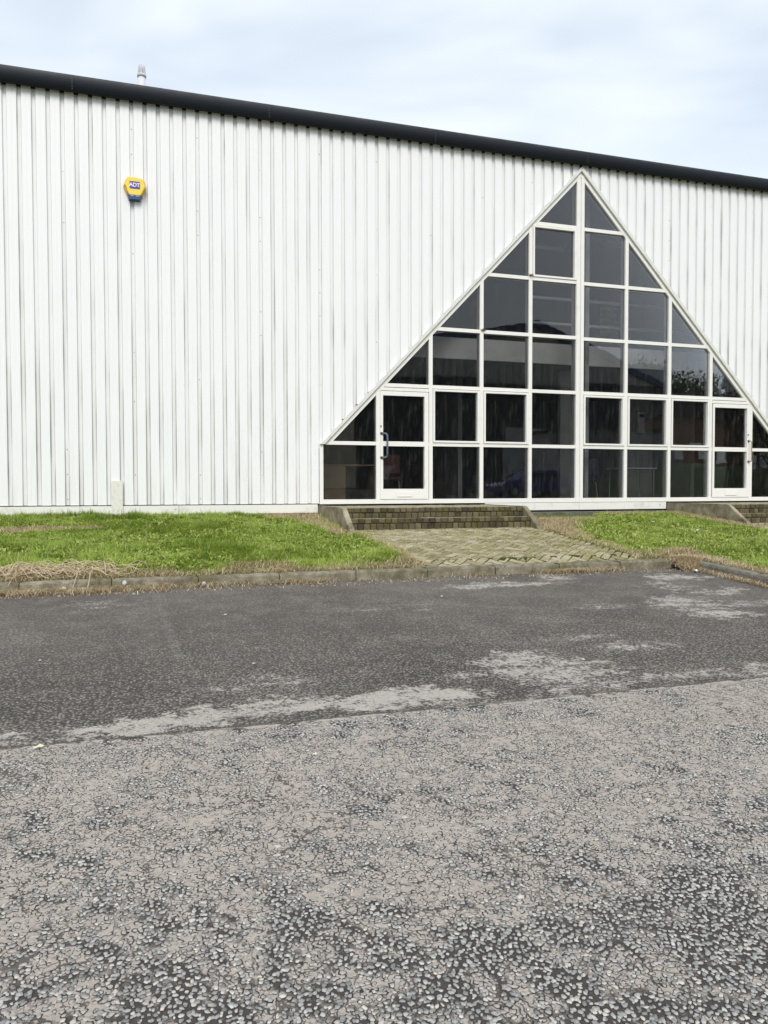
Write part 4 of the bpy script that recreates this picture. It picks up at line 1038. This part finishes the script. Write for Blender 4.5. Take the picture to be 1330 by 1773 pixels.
g = [(-16, 0), (18, 0), (18, 6.5), (0, 13.4), (-16, 10.6)]
MB().prism(g, -12., 0.).build('gable_wall', CREAM, ow).rotation_euler = (0, 0, 0)
MB().prism([(0, 13.4), (18, 6.5), (18, 7.1), (0, 14.0)], -12.2, .3).prism([(-16, 10.6), (0, 13.4), (0, 14.0), (-16, 11.2)], -12.2, .3).build('verge', BLUEV, ow)
ribwall('upper_cladding', GREYC, ow, -16, 12, .05, 9.0, 10.9, .7)
ribwall('lower_cladding', NAVY, ow, -16, 17.9, .16, 0, 8.9, .6)
MB().box(-3.5, 4.5, .30, .36, 0, 5.4).build('roller_door', GREYC, ow)
lg = empty('low_unit', (22, -32, .0), 'low ribbed grey unit in front of the opposite warehouse, seen only in the glass', 'building')
ribwall('wall', flat('grey_ribbed', (.25, .26, .27), .6), lg, -4, 5, 0, 0, 4.2, .5); MB().box(-4.2, 5.4, -3.0, .15, 4.2, 4.4).build('roof_edge', DARK, lg); MB().box(-4, 5.1, -3, -.1, 0, 4.19).build('rear_wall', GREYC, lg)
hs = empty('brick_building', (37, -42, .2), 'dark brick building with pale windows across the road, seen in the glass', 'building')
MB().box(-4, 6, -8, 0, 0, 6.0).build('wall', flat('brown_brick', (.16, .08, .05), .8), hs); MB().prism([(-4.3, 6), (6.3, 6), (1, 8.6)], -8.2, .2).build('roof', DARK, hs)
for q in (-2.5, .3, 3.0): MB().box(q, q+1.2, .0, .05, 2.2, 3.8).build('window', IWHITE, hs)
# grass bank to the right
bk = MB(); N = 24
bm_v = []
for j in range(9):
    for i in range(N+1):
        X = 14+i*2.2; Y = -20-j*1.6; bm_v.append((X, Y, ground_z(Y)-.1+1.7*math.sin(math.pi*j/8)*min(1, (i)/4)*(1 if i < N else .2)))
tag(obj('grass_bank', bm_v, [(j*(N+1)+i, (j+1)*(N+1)+i, (j+1)*(N+1)+i+1, j*(N+1)+i+1) for j in range(8) for i in range(N)], flat('bank_grass', (.035, .06, .015), .9, var=.4, sc=2)), kind='structure')
# trees
BARK = flat('bark', (.09, .07, .05), .9); LEAFT = mk_leaf('tree_leaf', [(0, (.02, .04, .008)), (1, (.07, .11, .02))], .2)
def tree(x, y, h, w_, lab, seed):
    r = np.random.default_rng(seed); t = empty('tree', (x, y, .2), lab, 'tree', 'trees beyond the opposite warehouse')
    MB().tube([(0, 0, -.3), (.1, 0, h*.3), (0, .1, h*.6), (0, 0, h*.9)], [.3, .22, .14, .04], 8).build('trunk', BARK, t)
    mb = MB()
    for i in range(9):
        a = i*2.4; z = h*(.3+.06*i); mb.tube([(0, 0, z), (math.cos(a)*w_*.3, math.sin(a)*w_*.3, z+h*.12), (math.cos(a)*w_*.45, math.sin(a)*w_*.45, z+h*.2)], [.09, .05, .02], 5)
    mb.build('limbs', BARK, t)
    n = 5200; cc = r.normal(0, 1, (26, 3)); cc /= np.linalg.norm(cc, axis=1)[:, None]; cc *= r.uniform(.4, 1, 26)[:, None]; cc = cc*[w_*.42, w_*.42, h*.33]+[0, 0, h*.65]
    p = cc[r.integers(0, 26, n)]+r.normal(0, 1, (n, 3))*w_*.10
    o = blades('crown', LEAFT, p[:, 0], p[:, 1], p[:, 2], r.uniform(.2, .4, n), r.uniform(.12, .25, n), r.uniform(.2, 1.2, n), r.uniform(0, 6.28, n), r.random(n)); o.parent = t
for i, (a, b, h, w_, lab) in enumerate([(43, -58, 13, 8, 'leftmost broadleaf tree beyond the opposite warehouse, mirrored in the glass'), (49, -60, 14, 9, 'tallest broadleaf tree mirrored in the right-hand panes'), (56, -60, 13.4, 9, 'rounded tree mirrored right of the tallest one'), (66, -64, 12, 10, 'wide low tree at the far right of the mirrored row'), (60, -40, 7, 7, 'small bushy tree nearer the road, mirrored at far right')]): tree(a, b, h, w_, lab, 30+i)
# parked cars
def car(x, y, z, rz, paint, lab, suv):
    t = empty('parked_car', (x, y, z), lab, 'car', 'cars parked across the road'); t.rotation_euler.z = rz
    H_ = 1.78 if suv else 1.48
    side = [(-2.15, .35), (-2.2, .75), (-2.1, .98), (-1.75, 1.03), (-1.45, H_-.08), (-.9, H_), (.35, H_), (.75, H_-.1), (1.25, 1.05), (2.0, .92), (2.2, .7), (2.2, .35)]
    if not suv: side = [(-2.1, .3), (-2.15, .7), (-2.0, .95), (-1.7, 1.0), (-1.0, H_-.03), (-.3, H_), (.3, H_-.05), (1.05, .98), (1.9, .82), (2.1, .62), (2.1, .3)]
    v = []; f = []; n_ = len(side); ws = [(-.88, 1), (-.80, 1.0), (.80, 1.0), (.88, 1)]
    for k, yy in enumerate((-.86, -.80, .80, .86)):
        for (a, b) in side:
            tum = max(0, (b-1.0))*.28; y2 = yy*(1-tum) if abs(yy) > .0 else yy
            ins = .03 if k in (0, 3) else 0
            v.append((a*(1-ins*.4), y2, b-ins if b > .9 else b))
    for k in range(3):
        for i in range(n_): f.append((k*n_+i, k*n_+(i+1) % n_, (k+1)*n_+(i+1) % n_, (k+1)*n_+i))
    f += [tuple(range(n_))[::-1], tuple(range(3*n_, 4*n_))]
    b_ = obj('body', v, f, paint, t)
    for sy in (-1, 1):
        gl = [(-1.35, 1.06), (1.0, 1.06), (.6, H_-.16), (-1.15, H_-.14)]
        vv = [(a, sy*(.868-(max(0, b-1.0))*.24), b) for a, b in gl]; obj('side_window', vv, [(0, 1, 2, 3) if sy < 0 else (3, 2, 1, 0)], DARK, t)
        for wx in (-1.35, 1.35):
            w_ = MB().tube([(wx, sy*.70, .33), (wx, sy*.885, .33)], .33, 20).build('wheel', DARK, t)
            MB().tube([(wx, sy*.88, .33), (wx, sy*.892, .33)], .2, 14).build('rim', STEEL, w_)
        MB().bbox(-2.22, -2.1, min(sy*.55, sy*.8), max(sy*.55, sy*.8), .72, .88, .01).build('tail_light', CH1, t)
        MB().bbox(2.08, 2.22, min(sy*.5, sy*.8), max(sy*.5, sy*.8), .62, .76, .01).build('headlight', IWHITE, t)
BLK = flat('black_paint', (.01, .01, .012), .2, var=.05); BLU = flat('blue_paint', (.02, .05, .22), .25, var=.05)
car(4.9, -22, ground_z(-22), R(3), BLK, 'black tall car parked across the road, mirrored behind the left door', True)
car(11.6, -23.5, ground_z(-23.5), R(178), BLU, 'blue hatchback parked across the road, mirrored beside the centre mullion', False)
